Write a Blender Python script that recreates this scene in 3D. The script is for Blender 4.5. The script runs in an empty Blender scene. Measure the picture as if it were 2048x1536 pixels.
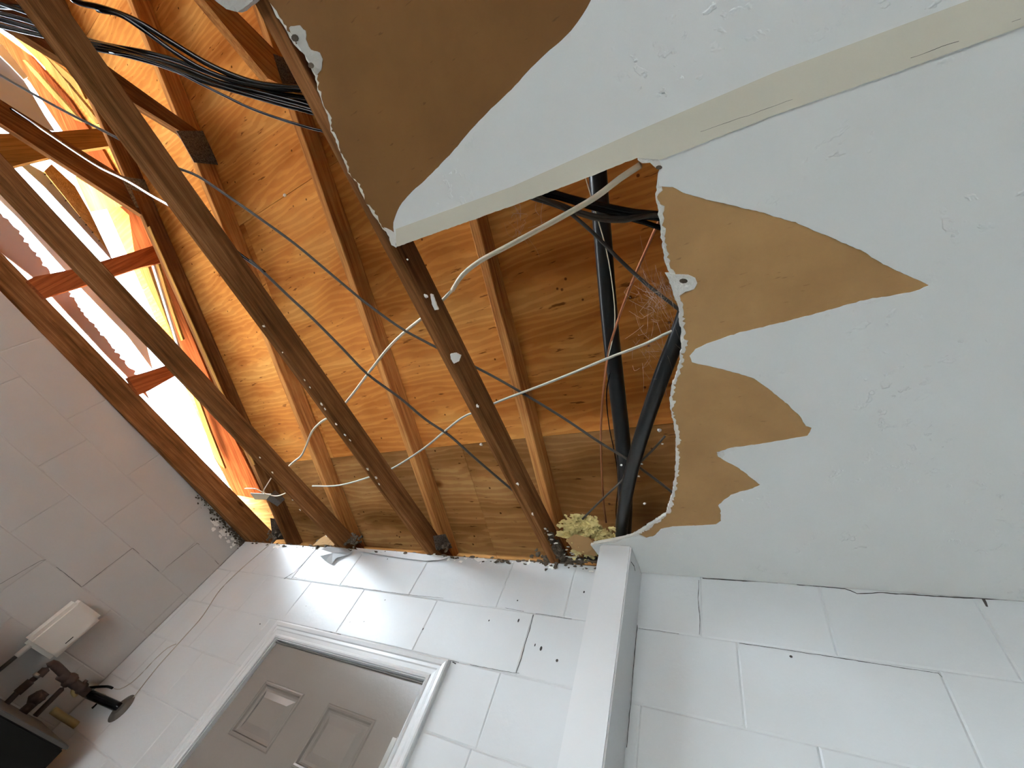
import bpy, bmesh, math, random
from mathutils import Vector, Matrix, noise
from mathutils.geometry import delaunay_2d_cdt

# ------------------------------------------------------------------ camera, world, lights, exposure
SC = bpy.context.scene
COL = SC.collection
CZ = 1.61                                  # eye height above the floor
F = 793.09                                 # focal length in pixels of the 2048 px frame
CM = ((0.86134359, 0.37868782, 0.33864843),
      (-0.15484133, 0.83057748, -0.53494411),
      (-0.48385058, 0.40833391, 0.77404912))   # rows: image right, image down, view direction
cam_data = bpy.data.cameras.new('camera')
cam = bpy.data.objects.new('camera', cam_data)
COL.objects.link(cam)
r_, d_, v_ = (Vector(a).normalized() for a in CM)
cam.matrix_world = Matrix(((r_.x, -d_.x, -v_.x, 0), (r_.y, -d_.y, -v_.y, 0), (r_.z, -d_.z, -v_.z, CZ), (0, 0, 0, 1)))
cam_data.sensor_fit = 'HORIZONTAL'
cam_data.sensor_width = 36.0
cam_data.lens = F / 2048 * 36.0
cam_data.clip_start = 0.02
cam_data.clip_end = 200
SC.camera = cam

world = bpy.data.worlds.new('sky_with_added_glare')
SC.world = world
world.use_nodes = True
wn = world.node_tree.nodes
ADDED_GLARE = Vector((-1.0, -0.69, 0.28)).normalized()     # added sky glare, low left of the house, throws light streaks on far wall


def build_sky(blue, sky_strength, glare_color, glare_strength):
    nt = world.node_tree
    tc = nt.nodes.new('ShaderNodeTexCoord')
    dt = nt.nodes.new('ShaderNodeVectorMath')
    dt.operation = 'DOT_PRODUCT'
    dt.inputs[1].default_value = ADDED_GLARE
    nt.links.new(tc.outputs['Generated'], dt.inputs[0])
    mr = nt.nodes.new('ShaderNodeMapRange')
    mr.interpolation_type = 'SMOOTHSTEP'
    mr.inputs['From Min'].default_value = math.cos(math.radians(17))
    mr.inputs['From Max'].default_value = math.cos(math.radians(5))
    nt.links.new(dt.outputs['Value'], mr.inputs['Value'])
    mx = nt.nodes.new('ShaderNodeMix')
    mx.data_type = 'RGBA'
    mx.clamp_result = False
    nt.links.new(mr.outputs['Result'], mx.inputs[0])
    mx.inputs[6].default_value = (*[c * sky_strength for c in blue], 1)
    mx.inputs[7].default_value = (*[c * glare_strength for c in glare_color], 1)
    nt.links.new(mx.outputs[2], wn['Background'].inputs[0])
    wn['Background'].inputs[1].default_value = 1.0


build_sky((0.78, 0.90, 1.0), 7.0, (0.78, 0.90, 1.0), 72.0)

sun_data = bpy.data.lights.new('sun', 'SUN')     # low sun behind the house; it lights the yard beyond the house's shadow
sun_data.energy = 480.0
sun_data.angle = math.radians(1.0)
sun_data.color = (1.0, 0.985, 0.96)
sun = bpy.data.objects.new('sun', sun_data)
COL.objects.link(sun)
sun.rotation_euler = Vector((-0.9, -0.1, -0.38)).to_track_quat('-Z', 'Y').to_euler()
sun.location = (6, 3, 8)

SC.view_settings.view_transform = 'Standard'
SC.view_settings.look = 'None'
SC.view_settings.gamma = 1.0
SC.view_settings.use_curve_mapping = False
SC.view_settings.exposure = 0.75
SC.cycles.use_denoising = True
SC.cycles.max_bounces = 12
SC.cycles.diffuse_bounces = 8
SC.cycles.sample_clamp_indirect = 8.0

# ------------------------------------------------------------------ measured layout (metres)
WY = 1.31            # inner face of the far block wall
WX = -3.05           # inner face of the left block wall
CEIL = CZ + 0.888    # underside of the drywall ceiling
CHB = CZ + 0.902     # underside of the truss bottom chords
WTOP = CZ + 0.905    # top of the block walls
ROOF0, PITCH = CZ + 1.01, 0.289    # rafter underside at the far wall, roof pitch
BACK, RIGHT = -5.3, 3.6
RIDGE = -2.1
rnd = random.Random(7)


def ray(px, py):
    cx, cy = px - 1024.0, py - 768.0
    return Vector(CM[0]) * cx + Vector(CM[1]) * cy + Vector(CM[2]) * F


def U(px, py, x=None, y=None, z=None):
    """the point of the place that a sight line meets on the plane x, y or z = const"""
    d = ray(px, py)
    if x is not None:
        t = x / d.x
    elif y is not None:
        t = y / d.y
    else:
        t = (z - CZ) / d.z
    p = d * t
    return Vector((p.x, p.y, p.z + CZ))


def UR(px, py, off=0.0):
    """the same on the roof slope, OFF above the rafter undersides"""
    d = ray(px, py)
    t = (ROOF0 + off - CZ + PITCH * WY) / (d.z + PITCH * d.y)
    p = d * t
    return Vector((p.x, p.y, p.z + CZ))


def roof_z(y, off=0.0):
    return ROOF0 + off + PITCH * (WY - y)


# ------------------------------------------------------------------ materials
def mat(name, color, rough=0.6, metallic=0.0, spec=0.4):
    m = bpy.data.materials.new(name)
    m.use_nodes = True
    b = m.node_tree.nodes['Principled BSDF']
    b.inputs['Base Color'].default_value = (*color, 1)
    b.inputs['Roughness'].default_value = rough
    b.inputs['Metallic'].default_value = metallic
    b.inputs['Specular IOR Level'].default_value = spec
    return m


def nd(m, kind, **kw):
    n = m.node_tree.nodes.new(kind)
    for k, v in kw.items():
        if k in n.inputs.keys():
            n.inputs[k].default_value = v
        else:
            setattr(n, k, v)
    return n


def ln(m, a, b):
    m.node_tree.links.new(a, b)


def coords(m, scale=(1, 1, 1), rot=(0, 0, 0)):
    t = nd(m, 'ShaderNodeTexCoord')
    mp = nd(m, 'ShaderNodeMapping')
    mp.inputs['Scale'].default_value = scale
    mp.inputs['Rotation'].default_value = rot
    ln(m, t.outputs['Object'], mp.inputs['Vector'])
    return mp.outputs['Vector']


def ramp(m, fac, stops):
    r = nd(m, 'ShaderNodeValToRGB')
    e = r.color_ramp.elements
    while len(e) < len(stops):
        e.new(0.5)
    for i, (p, c) in enumerate(stops):
        e[i].position = p
        e[i].color = (*c, 1) if len(c) == 3 else c
    ln(m, fac, r.inputs['Fac'])
    return r.outputs['Color']


def bump(m, height, strength=0.3, dist=0.01, chain=None):
    b = nd(m, 'ShaderNodeBump', Strength=strength, Distance=dist)
    ln(m, height, b.inputs['Height'])
    if chain:
        ln(m, chain, b.inputs['Normal'])
    ln(m, b.outputs['Normal'], m.node_tree.nodes['Principled BSDF'].inputs['Normal'])
    return b.outputs['Normal']


def mixc(m, fac, a, b, mode='MIX'):
    n = nd(m, 'ShaderNodeMix', data_type='RGBA', blend_type=mode)
    if hasattr(fac, 'is_output'):
        ln(m, fac, n.inputs[0])
    else:
        n.inputs[0].default_value = fac
    for i, c in ((6, a), (7, b)):
        if hasattr(c, 'is_output'):
            ln(m, c, n.inputs[i])
        else:
            n.inputs[i].default_value = (*c, 1)
    return n.outputs[2]


def base(m, col):
    ln(m, col, m.node_tree.nodes['Principled BSDF'].inputs['Base Color'])


def wood(name, dark, mid, light, rough=0.65, scale=1.0, knots=True, stain=0.5):
    """sawn lumber, grain along the object's own x axis"""
    m = mat(name, mid, rough, spec=0.0)
    v = coords(m, (0.9 * scale, 16 * scale, 16 * scale))
    n1 = nd(m, 'ShaderNodeTexNoise', Scale=3.0, Detail=6.0, Roughness=0.62, Distortion=0.7)
    ln(m, v, n1.inputs['Vector'])
    v2 = coords(m, (1.3, 70, 70))
    n2 = nd(m, 'ShaderNodeTexNoise', Scale=3.0, Detail=3.0)
    ln(m, v2, n2.inputs['Vector'])
    c1 = ramp(m, n1.outputs['Fac'], [(0.28, dark), (0.5, mid), (0.72, light)])
    f2 = ramp(m, n2.outputs['Fac'], [(0.3, (0.62, 0.6, 0.58)), (0.6, (1, 1, 1))])
    c2 = mixc(m, 0.75, c1, f2, 'MULTIPLY')
    v3 = coords(m, (1, 1, 1))
    n3 = nd(m, 'ShaderNodeTexNoise', Scale=3.1, Detail=5.0)
    ln(m, v3, n3.inputs['Vector'])
    f3 = ramp(m, n3.outputs['Fac'], [(0.35, (0.5, 0.46, 0.44)), (0.58, (1, 1, 1))])
    c3 = mixc(m, stain, c2, f3, 'MULTIPLY')
    if knots:
        v4 = coords(m, (1.2, 4.5, 4.5))
        vo = nd(m, 'ShaderNodeTexVoronoi', Scale=1.9)
        ln(m, v4, vo.inputs['Vector'])
        f4 = ramp(m, vo.outputs['Distance'], [(0.045, (0.2, 0.11, 0.07)), (0.1, (1, 1, 1))])
        c3 = mixc(m, 0.85, c3, f4, 'MULTIPLY')
    base(m, c3)
    bump(m, n2.outputs['Fac'], 0.35, 0.004)
    return m


def plywood(name, dark, mid, light, stain_dark, stain_amt):
    """rotary-cut softwood sheathing: wavy grain along x, knots, nail specks"""
    m = mat(name, mid, 0.8, spec=0.0)
    v = coords(m, (0.8, 3.4, 1.0))
    w = nd(m, 'ShaderNodeTexNoise', Scale=1.6, Detail=4.0, Roughness=0.5, Distortion=0.6)
    ln(m, v, w.inputs['Vector'])
    tc = nd(m, 'ShaderNodeTexCoord')
    sp = nd(m, 'ShaderNodeSeparateXYZ')
    ln(m, tc.outputs['Object'], sp.inputs[0])
    wv = nd(m, 'ShaderNodeMath', operation='MULTIPLY')
    ln(m, w.outputs['Fac'], wv.inputs[0])
    wv.inputs[1].default_value = 38.0
    ad = nd(m, 'ShaderNodeMath', operation='MULTIPLY_ADD')
    ln(m, sp.outputs['Y'], ad.inputs[0])
    ad.inputs[1].default_value = 190.0
    ln(m, wv.outputs[0], ad.inputs[2])
    sn = nd(m, 'ShaderNodeMath', operation='SINE')
    ln(m, ad.outputs[0], sn.inputs[0])
    f1 = ramp(m, sn.outputs[0], [(0.0, (0.82, 0.75, 0.70)), (0.75, (1, 1, 1))])
    big = ramp(m, w.outputs['Fac'], [(0.3, dark), (0.5, mid), (0.7, light)])
    c = mixc(m, 0.85, big, f1, 'MULTIPLY')
    # short dark checks along the grain
    v2 = coords(m, (8, 46, 1))
    n2 = nd(m, 'ShaderNodeTexNoise', Scale=1.0, Detail=3.0, Roughness=0.6)
    ln(m, v2, n2.inputs['Vector'])
    f2 = ramp(m, n2.outputs['Fac'], [(0.305, (0.18, 0.10, 0.07)), (0.355, (1, 1, 1))])
    c = mixc(m, 0.8, c, f2, 'MULTIPLY')
    # knots
    v3 = coords(m, (1.0, 1.35, 0.0))
    vo = nd(m, 'ShaderNodeTexVoronoi', Scale=0.95)
    ln(m, v3, vo.inputs['Vector'])
    f3 = ramp(m, vo.outputs['Distance'], [(0.012, (0.16, 0.08, 0.05)), (0.022, (0.5, 0.3, 0.2)), (0.04, (1, 1, 1))])
    c = mixc(m, 0.9, c, f3, 'MULTIPLY')
    # small dark specks
    v5 = coords(m, (1, 1, 0))
    vs = nd(m, 'ShaderNodeTexVoronoi', Scale=13.0)
    ln(m, v5, vs.inputs['Vector'])
    f5 = ramp(m, vs.outputs['Distance'], [(0.05, (0.12, 0.07, 0.05)), (0.085, (1, 1, 1))])
    c = mixc(m, 0.85, c, f5, 'MULTIPLY')
    # water stains
    v4 = coords(m, (1, 1, 1))
    n4 = nd(m, 'ShaderNodeTexNoise', Scale=1.6, Detail=5.0)
    ln(m, v4, n4.inputs['Vector'])
    f4 = ramp(m, n4.outputs['Fac'], [(0.38, stain_dark), (0.62, (1, 1, 1))])
    c = mixc(m, stain_amt, c, f4, 'MULTIPLY')
    base(m, c)
    bump(m, n2.outputs['Fac'], 0.25, 0.004)
    return m


def painted(name, color, rough=0.5, lumps=0.25, scale=30.0, blotch=0.1, spec=0.4):
    m = mat(name, color, rough, spec=spec)
    v = coords(m)
    n = nd(m, 'ShaderNodeTexNoise', Scale=scale, Detail=5.0, Roughness=0.6)
    ln(m, v, n.inputs['Vector'])
    n2 = nd(m, 'ShaderNodeTexNoise', Scale=2.2, Detail=5.0)
    ln(m, v, n2.inputs['Vector'])
    f = ramp(m, n2.outputs['Fac'], [(0.3, (0.86, 0.84, 0.81)), (0.6, (1, 1, 1))])
    base(m, mixc(m, blotch * 6, tuple(color), f, 'MULTIPLY'))
    bump(m, n.outputs['Fac'], lumps, 0.006)
    return m


M = {}
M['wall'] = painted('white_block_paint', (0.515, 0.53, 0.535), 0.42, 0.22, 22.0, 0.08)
M['wall_left'] = painted('shaded_white_block_paint', (0.44, 0.425, 0.40), 0.55, 0.22, 22.0, 0.08)  # same block paint, darker and warmer: the wall's shade put into the colour
M['dirt'] = mat('dark_crack_dirt', (0.03, 0.026, 0.022), 0.9)
M['trim'] = painted('white_trim_paint', (0.57, 0.575, 0.575), 0.3, 0.06, 60.0, 0.05)
M['floor'] = painted('grey_concrete', (0.72, 0.75, 0.77), 0.7, 0.3, 12.0, 0.12)
M['yard'] = painted('assumed_concrete_yard', (0.66, 0.68, 0.69), 0.8, 0.2, 6.0, 0.08)
M['door'] = painted('taupe_door_paint', (0.125, 0.108, 0.094), 0.2, 0.05, 90.0, 0.1)
M['gypsum'] = painted('broken_gypsum', (0.80, 0.78, 0.72), 0.9, 0.9, 120.0, 0.1)
M['gypsum_grey'] = painted('grey_plaster_chip', (0.50, 0.48, 0.43), 0.9, 0.9, 90.0, 0.16)


def paper(name, color):
    m = mat(name, color, 0.85, spec=0.15)
    v = coords(m, (1, 1, 1))
    n = nd(m, 'ShaderNodeTexNoise', Scale=5.0, Detail=7.0, Roughness=0.6)
    ln(m, v, n.inputs['Vector'])
    f = ramp(m, n.outputs['Fac'], [(0.34, (0.84, 0.81, 0.77)), (0.62, (1.04, 1.03, 1.0))])
    v2 = coords(m, (30, 160, 1), (0, 0, 0.2))
    n2 = nd(m, 'ShaderNodeTexNoise', Scale=1.0, Detail=2.0)
    ln(m, v2, n2.inputs['Vector'])
    f2 = ramp(m, n2.outputs['Fac'], [(0.24, (0.62, 0.57, 0.5)), (0.29, (1, 1, 1))])
    base(m, mixc(m, 0.8, mixc(m, 0.9, tuple(color), f, 'MULTIPLY'), f2, 'MULTIPLY'))
    bump(m, n.outputs['Fac'], 0.15, 0.004)
    return m


M['paper'] = paper('tan_drywall_paper', (0.275, 0.165, 0.07))
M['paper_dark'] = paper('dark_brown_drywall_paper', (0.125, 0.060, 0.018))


def knockdown():
    """thin ceiling paint over sparse trowel marks"""
    m = mat('ceiling_paint', (0.68, 0.67, 0.63), 0.6, spec=0.3)
    v = coords(m, (1, 1, 0))
    n0 = nd(m, 'ShaderNodeTexNoise', Scale=3.0, Detail=2.0)
    ln(m, v, n0.inputs['Vector'])
    dv = nd(m, 'ShaderNodeVectorMath', operation='MULTIPLY_ADD')
    ln(m, n0.outputs['Color'], dv.inputs[0])
    dv.inputs[1].default_value = (0.16, 0.16, 0)
    ln(m, v, dv.inputs[2])
    v1 = nd(m, 'ShaderNodeTexNoise', Scale=34.0, Detail=3.0, Roughness=0.6)
    ln(m, dv.outputs[0], v1.inputs['Vector'])
    f1 = ramp(m, v1.outputs['Fac'], [(0.585, (0, 0, 0)), (0.64, (1, 1, 1))])
    n2 = nd(m, 'ShaderNodeTexNoise', Scale=5.0, Detail=2.0)
    ln(m, v, n2.inputs['Vector'])
    f2 = ramp(m, n2.outputs['Fac'], [(0.5, (0, 0, 0)), (0.62, (1, 1, 1))])
    h = mixc(m, 1.0, f1, f2, 'MULTIPLY')
    n3 = nd(m, 'ShaderNodeTexNoise', Scale=60.0, Detail=4.0)
    ln(m, v, n3.inputs['Vector'])
    h2 = mixc(m, 0.10, h, n3.outputs['Color'], 'MIX')
    bump(m, h2, 0.55, 0.0028)
    n4 = nd(m, 'ShaderNodeTexNoise', Scale=1.7, Detail=4.0)
    ln(m, v, n4.inputs['Vector'])
    f4 = ramp(m, n4.outputs['Fac'], [(0.3, (0.9, 0.9, 0.88)), (0.65, (1, 1, 1))])
    base(m, mixc(m, 0.8, (0.87, 0.875, 0.85), f4, 'MULTIPLY'))
    return m


M['ceil'] = knockdown()
M['tape'] = painted('cream_joint_compound', (0.70, 0.655, 0.535), 0.6, 0.05, 30.0, 0.08)
M['rafter'] = wood('orange_pine', (0.24, 0.088, 0.026), (0.46, 0.20, 0.062), (0.60, 0.315, 0.11), stain=0.45)
M['chord'] = wood('weathered_pine', (0.062, 0.025, 0.009), (0.145, 0.062, 0.023), (0.235, 0.112, 0.045), stain=0.55)
M['redwood'] = wood('red_stained_pine', (0.15, 0.035, 0.012), (0.24, 0.062, 0.02), (0.32, 0.10, 0.034), stain=0.4)
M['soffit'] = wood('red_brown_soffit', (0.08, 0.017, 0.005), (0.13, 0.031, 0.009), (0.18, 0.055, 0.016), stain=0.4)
M['pale_wood'] = wood('pale_lit_pine', (0.14, 0.065, 0.017), (0.20, 0.10, 0.027), (0.26, 0.145, 0.045), stain=0.3)  # pale tone puts the light on yellow-lit boards into the colour
M['ply'] = plywood('orange_plywood', (0.42, 0.155, 0.036), (0.62, 0.27, 0.066), (0.78, 0.42, 0.125), (0.55, 0.42, 0.36), 0.6)
M['ply_stained'] = plywood('water_stained_plywood', (0.19, 0.088, 0.028), (0.32, 0.165, 0.058), (0.41, 0.24, 0.10), (0.48, 0.44, 0.40), 0.8)
M['black'] = mat('black_cable_sheath', (0.002, 0.002, 0.0022), 0.12, spec=0.14)
M['grey_cable'] = mat('dusty_grey_cable_sheath', (0.045, 0.038, 0.031), 0.55, spec=0.2)
M['pipe'] = mat('black_pipe_plastic', (0.008, 0.0085, 0.009), 0.3, spec=0.32)
M['cream'] = painted('cream_cable_sheath', (0.74, 0.66, 0.48), 0.5, 0.3, 80.0, 0.12)
M['dusty'] = painted('dusty_white_cable_sheath', (0.40, 0.365, 0.30), 0.55, 0.3, 60.0, 0.16)
M['copper'] = mat('dull_copper', (0.34, 0.13, 0.06), 0.42, 0.75)
M['rust'] = painted('rusty_iron', (0.03, 0.0145, 0.0095), 0.8, 0.6, 60.0, 0.16)
M['brass'] = mat('tarnished_brass', (0.33, 0.25, 0.11), 0.45, 0.6)
M['plate'] = mat('galvanised_plate', (0.14, 0.13, 0.12), 0.55, 0.8)
nz = nd(M['plate'], 'ShaderNodeTexNoise', Scale=34.0, Detail=4.0)
base(M['plate'], ramp(M['plate'], nz.outputs['Fac'], [(0.35, (0.05, 0.045, 0.04)), (0.65, (0.2, 0.19, 0.18))]))
M['steel'] = mat('worn_steel', (0.30, 0.285, 0.26), 0.32, 0.9)
M['grey_sheet'] = painted('grey_vinyl', (0.2, 0.2, 0.21), 0.5, 0.05, 30.0, 0.08)
M['white_sheet'] = painted('white_vinyl_siding', (0.5, 0.5, 0.485), 0.45, 0.05, 30.0, 0.08)
M['pink_sheet'] = painted('pinkish_sheathing', (0.34, 0.235, 0.21), 0.7, 0.1, 40.0, 0.1)
M['wool'] = painted('yellow_mineral_wool', (0.72, 0.60, 0.26), 0.95, 1.0, 130.0, 0.16)
M['wool_dark'] = painted('dirty_mineral_wool', (0.055, 0.04, 0.025), 0.95, 1.0, 110.0, 0.16)
M['box'] = painted('off_white_plastic', (0.66, 0.62, 0.56), 0.5, 0.04, 40.0, 0.08)
M['dark_tank'] = painted('black_enamel', (0.007, 0.0065, 0.006), 0.8, 0.05, 30.0, 0.1)
M['lid_grey'] = painted('dull_brown_grey_metal', (0.05, 0.042, 0.035), 0.6, 0.05, 30.0, 0.12)
M['dirty_wood'] = wood('dirt_caked_plate', (0.03, 0.018, 0.01), (0.07, 0.04, 0.022), (0.12, 0.075, 0.04), rough=0.9)
M['felt'] = mat('added_felt', (0.012, 0.010, 0.009), 0.9)
M['web'] = mat('cobweb_silk', (0.50, 0.40, 0.31), 0.8)
M['dark_tank'].node_tree.nodes['Principled BSDF'].inputs['Specular IOR Level'].default_value = 0.06
M['chip'] = mat('white_paint_chip', (0.85, 0.83, 0.78), 0.8)


# ------------------------------------------------------------------ object helpers
def obj(name, bm, m, parent=None, smooth=False, frame=None):
    """link a bmesh (world coordinates) as ONE mesh object; FRAME gives the object its own axes"""
    me = bpy.data.meshes.new(name)
    fr = frame if frame is not None else Matrix.Identity(4)
    bmesh.ops.transform(bm, matrix=fr.inverted(), verts=bm.verts)
    bmesh.ops.recalc_face_normals(bm, faces=bm.faces)
    bm.to_mesh(me)
    bm.free()
    for mm in (m if isinstance(m, (list, tuple)) else [m]):
        me.materials.append(M[mm] if isinstance(mm, str) else mm)
    if smooth:
        for p in me.polygons:
            p.use_smooth = True
    o = bpy.data.objects.new(name, me)
    COL.objects.link(o)
    if parent is not None:
        o.parent = parent
        pm = WORLD[parent.name]
        o.matrix_basis = pm.inverted() @ fr
    else:
        o.matrix_basis = fr
    WORLD[o.name] = fr.copy()
    return o


WORLD = {}


def tag(o, label, cat, group=None, kind=None):
    o['label'] = label
    o['category'] = cat
    if group:
        o['group'] = group
    if kind:
        o['kind'] = kind
    return o


def thing(name, label, cat, loc, group=None):
    o = bpy.data.objects.new(name, None)
    COL.objects.link(o)
    o.empty_display_size = 0.05
    o.location = loc
    WORLD[o.name] = Matrix.Translation(Vector(loc))
    return tag(o, label, cat, group)


def struct(o, label=None):
    o['kind'] = 'structure'
    if label:
        o['label'] = label
    return o


def quad(bm, pts):
    return bm.faces.new([bm.verts.new(p) for p in pts])


def add_box(bm, a, b, bevel=0.0):
    x0, y0, z0 = a
    x1, y1, z1 = b
    vs = [bm.verts.new(p) for p in ((x0, y0, z0), (x1, y0, z0), (x1, y1, z0), (x0, y1, z0),
                                    (x0, y0, z1), (x1, y0, z1), (x1, y1, z1), (x0, y1, z1))]
    fs = [bm.faces.new([vs[i] for i in f]) for f in ((0, 3, 2, 1), (4, 5, 6, 7), (0, 1, 5, 4), (1, 2, 6, 5), (2, 3, 7, 6), (3, 0, 4, 7))]
    if bevel:
        es = list({e for f in fs for e in f.edges})
        bmesh.ops.bevel(bm, geom=es, offset=bevel, segments=4 if bevel > 0.01 else 2, affect='EDGES')
    return vs


def frame_from(origin, xdir, zhint):
    x = xdir.normalized()
    y = zhint.cross(x).normalized()
    z = x.cross(y)
    return Matrix(((x.x, y.x, z.x, origin.x), (x.y, y.y, z.y, origin.y), (x.z, y.z, z.z, origin.z), (0, 0, 0, 1)))


def beam(name, a, b, w, h, m, parent, up=Vector((0, 0, 1)), side=1, wob=0.004, chips=0, label=None):
    """sawn board from A to B (its lower left edge), W wide, H deep, slightly bowed, edges eased"""
    fr = frame_from(a, b - a, up)
    L = (b - a).length
    bm = bmesh.new()
    n = max(3, int(L / 0.12))
    sd = rnd.uniform(0, 50)
    rings = []
    prof = [(0.003, 0), (w - 0.003, 0), (w, 0.003), (w, h - 0.003), (w - 0.003, h), (0.003, h), (0, h - 0.003), (0, 0.003)]
    for i in range(n + 1):
        x = L * i / n
        dy = wob * (noise.noise(Vector((x * 1.2, sd, 0))))
        dz = wob * (noise.noise(Vector((x * 1.2, sd, 9))))
        ring = []
        for py, pz in prof:
            j = 0.0012 * noise.noise(Vector((x * 9, py * 40 + sd, pz * 40)))
            ring.append(bm.verts.new(Vector((x, side * py + dy + j, pz + dz + j))))
        rings.append(ring)
    k = len(prof)
    for r0, r1 in zip(rings, rings[1:]):
        for i in range(k):
            bm.faces.new((r0[i], r0[(i + 1) % k], r1[(i + 1) % k], r1[i]))
    bm.faces.new(rings[0])
    bm.faces.new(rings[-1])
    bmesh.ops.transform(bm, matrix=fr, verts=bm.verts)
    o = obj(name, bm, m, parent, frame=fr)
    if label:
        o['label'] = label
    return o


def spline(pts, step=0.02):
    """Catmull-Rom through the points"""
    P = [Vector(p) for p in pts]
    P = [P[0] * 2 - P[1]] + P + [P[-1] * 2 - P[-2]]
    out = []
    for i in range(1, len(P) - 2):
        n = max(2, int((P[i + 1] - P[i]).length / step))
        for j in range(n):
            t = j / n
            a, b, c, d = P[i - 1], P[i], P[i + 1], P[i + 2]
            out.append(0.5 * ((2 * b) + (c - a) * t + (2 * a - 5 * b + 4 * c - d) * t * t + (3 * b - a - 3 * c + d) * t ** 3))
    out.append(P[-2])
    return out


def add_tube(bm, path, r, sides=8, flat=1.0):
    rings = []
    up = Vector((0, 0, 1))
    for i, p in enumerate(path):
        t = (path[min(i + 1, len(path) - 1)] - path[max(i - 1, 0)]).normalized()
        s = t.cross(up)
        if s.length < 1e-3:
            s = Vector((1, 0, 0))
        s.normalize()
        u = s.cross(t)
        rr = r[i] if isinstance(r, list) else r
        rings.append([bm.verts.new(p + s * (math.cos(2 * math.pi * k / sides) * rr) + u * (math.sin(2 * math.pi * k / sides) * rr * flat)) for k in range(sides)])
    for r0, r1 in zip(rings, rings[1:]):
        for k in range(sides):
            bm.faces.new((r0[k], r0[(k + 1) % sides], r1[(k + 1) % sides], r1[k]))
    bm.faces.new(rings[0])
    bm.faces.new(rings[-1])


def tube(name, pts, r, m, parent=None, step=0.02, sides=8, flat=1.0):
    bm = bmesh.new()
    add_tube(bm, spline(pts, step), r, sides, flat)
    return obj(name, bm, m, parent, smooth=True)


def jag(pts, amp, step, seed=0.0, closed=False):
    """a torn edge: subdivide a 2-D polyline and roughen it"""
    out = []
    n = len(pts)
    for i in range(n if closed else n - 1):
        a, b = Vector(pts[i]), Vector(pts[(i + 1) % n])
        L = (b - a).length
        k = max(1, int(L / step))
        nrm = Vector((-(b - a).y, (b - a).x)).normalized() if L > 1e-9 else Vector((0, 0))
        for j in range(k):
            p = a.lerp(b, j / k)
            q = noise.noise(Vector((p.x * 55 + seed, p.y * 55, seed))) + 0.7 * noise.noise(Vector((p.x * 160, p.y * 160 + seed, 3))) + 0.5 * rnd.uniform(-1, 1)
            out.append(p + nrm * (q * amp))
    if not closed:
        out.append(Vector(pts[-1]))
    return out


def smooth2(pts, sub=4):
    P = [Vector((p[0], p[1], 0)) for p in pts]
    P = [P[0] * 2 - P[1]] + P + [P[-1] * 2 - P[-2]]
    out = []
    for i in range(1, len(P) - 2):
        for j in range(sub):
            t = j / sub
            a, b, c, d = P[i - 1], P[i], P[i + 1], P[i + 2]
            q = 0.5 * ((2 * b) + (c - a) * t + (2 * a - 5 * b + 4 * c - d) * t * t + (3 * b - a - 3 * c + d) * t ** 3)
            out.append(Vector((q.x, q.y)))
    out.append(Vector(pts[-1]))
    return out


def add_sheet(bm, poly, z0, z1, mi=0):
    """flat sheet of a 2-D outline (concave is fine) between heights z0 < z1"""
    pts = [Vector((p[0], p[1])) for p in poly]
    n = len(pts)
    vs, es, fs, _, _, _ = delaunay_2d_cdt(pts, [(i, (i + 1) % n) for i in range(n)], [list(range(n))], 1, 1e-6)
    lo = [bm.verts.new((p.x, p.y, z0)) for p in vs]
    hi = [bm.verts.new((p.x, p.y, z1)) for p in vs]
    count = {}
    for f in fs:
        for i in range(len(f)):
            e = (f[i], f[(i + 1) % len(f)])
            count[tuple(sorted(e))] = count.get(tuple(sorted(e)), 0) + 1
    for f in fs:
        bm.faces.new([lo[i] for i in f])
        bm.faces.new([hi[i] for i in f])
    for (i, j), c in count.items():
        if c == 1:
            bm.faces.new((lo[i], lo[j], hi[j], hi[i]))
    for f in bm.faces:
        f.material_index = mi
    for v in lo + hi:
        if not v.link_faces:
            bm.verts.remove(v)


def add_plate(bm, poly, f0, f1):
    """the same for a sheet in any plane: F0 and F1 map the 2-D outline to its two faces"""
    pts = [Vector((p[0], p[1])) for p in poly]
    n = len(pts)
    vs, es, fs, _, _, _ = delaunay_2d_cdt(pts, [(i, (i + 1) % n) for i in range(n)], [list(range(n))], 1, 1e-6)
    lo = [bm.verts.new(f0(p.x, p.y)) for p in vs]
    hi = [bm.verts.new(f1(p.x, p.y)) for p in vs]
    count = {}
    for f in fs:
        bm.faces.new([lo[i] for i in f])
        bm.faces.new([hi[i] for i in f])
        for i in range(len(f)):
            e = tuple(sorted((f[i], f[(i + 1) % len(f)])))
            count[e] = count.get(e, 0) + 1
    for (i, j), c in count.items():
        if c == 1:
            bm.faces.new((lo[i], lo[j], hi[j], hi[i]))
    for v in lo + hi:
        if not v.link_faces:
            bm.verts.remove(v)


def blob(bm, c, r, amp, freq, seed, sub=3, sq=(1, 1, 1)):
    res = bmesh.ops.create_icosphere(bm, subdivisions=sub, radius=1.0)
    for v in res['verts']:
        d = v.co.normalized()
        k = 1 + amp * noise.noise(d * freq + Vector((seed, 0, 0))) + 0.5 * amp * noise.noise(d * freq * 2.7 + Vector((0, seed, 0)))
        v.co = Vector(c) + Vector((d.x * r * sq[0] * k, d.y * r * sq[1] * k, d.z * r * sq[2] * k))


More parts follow.
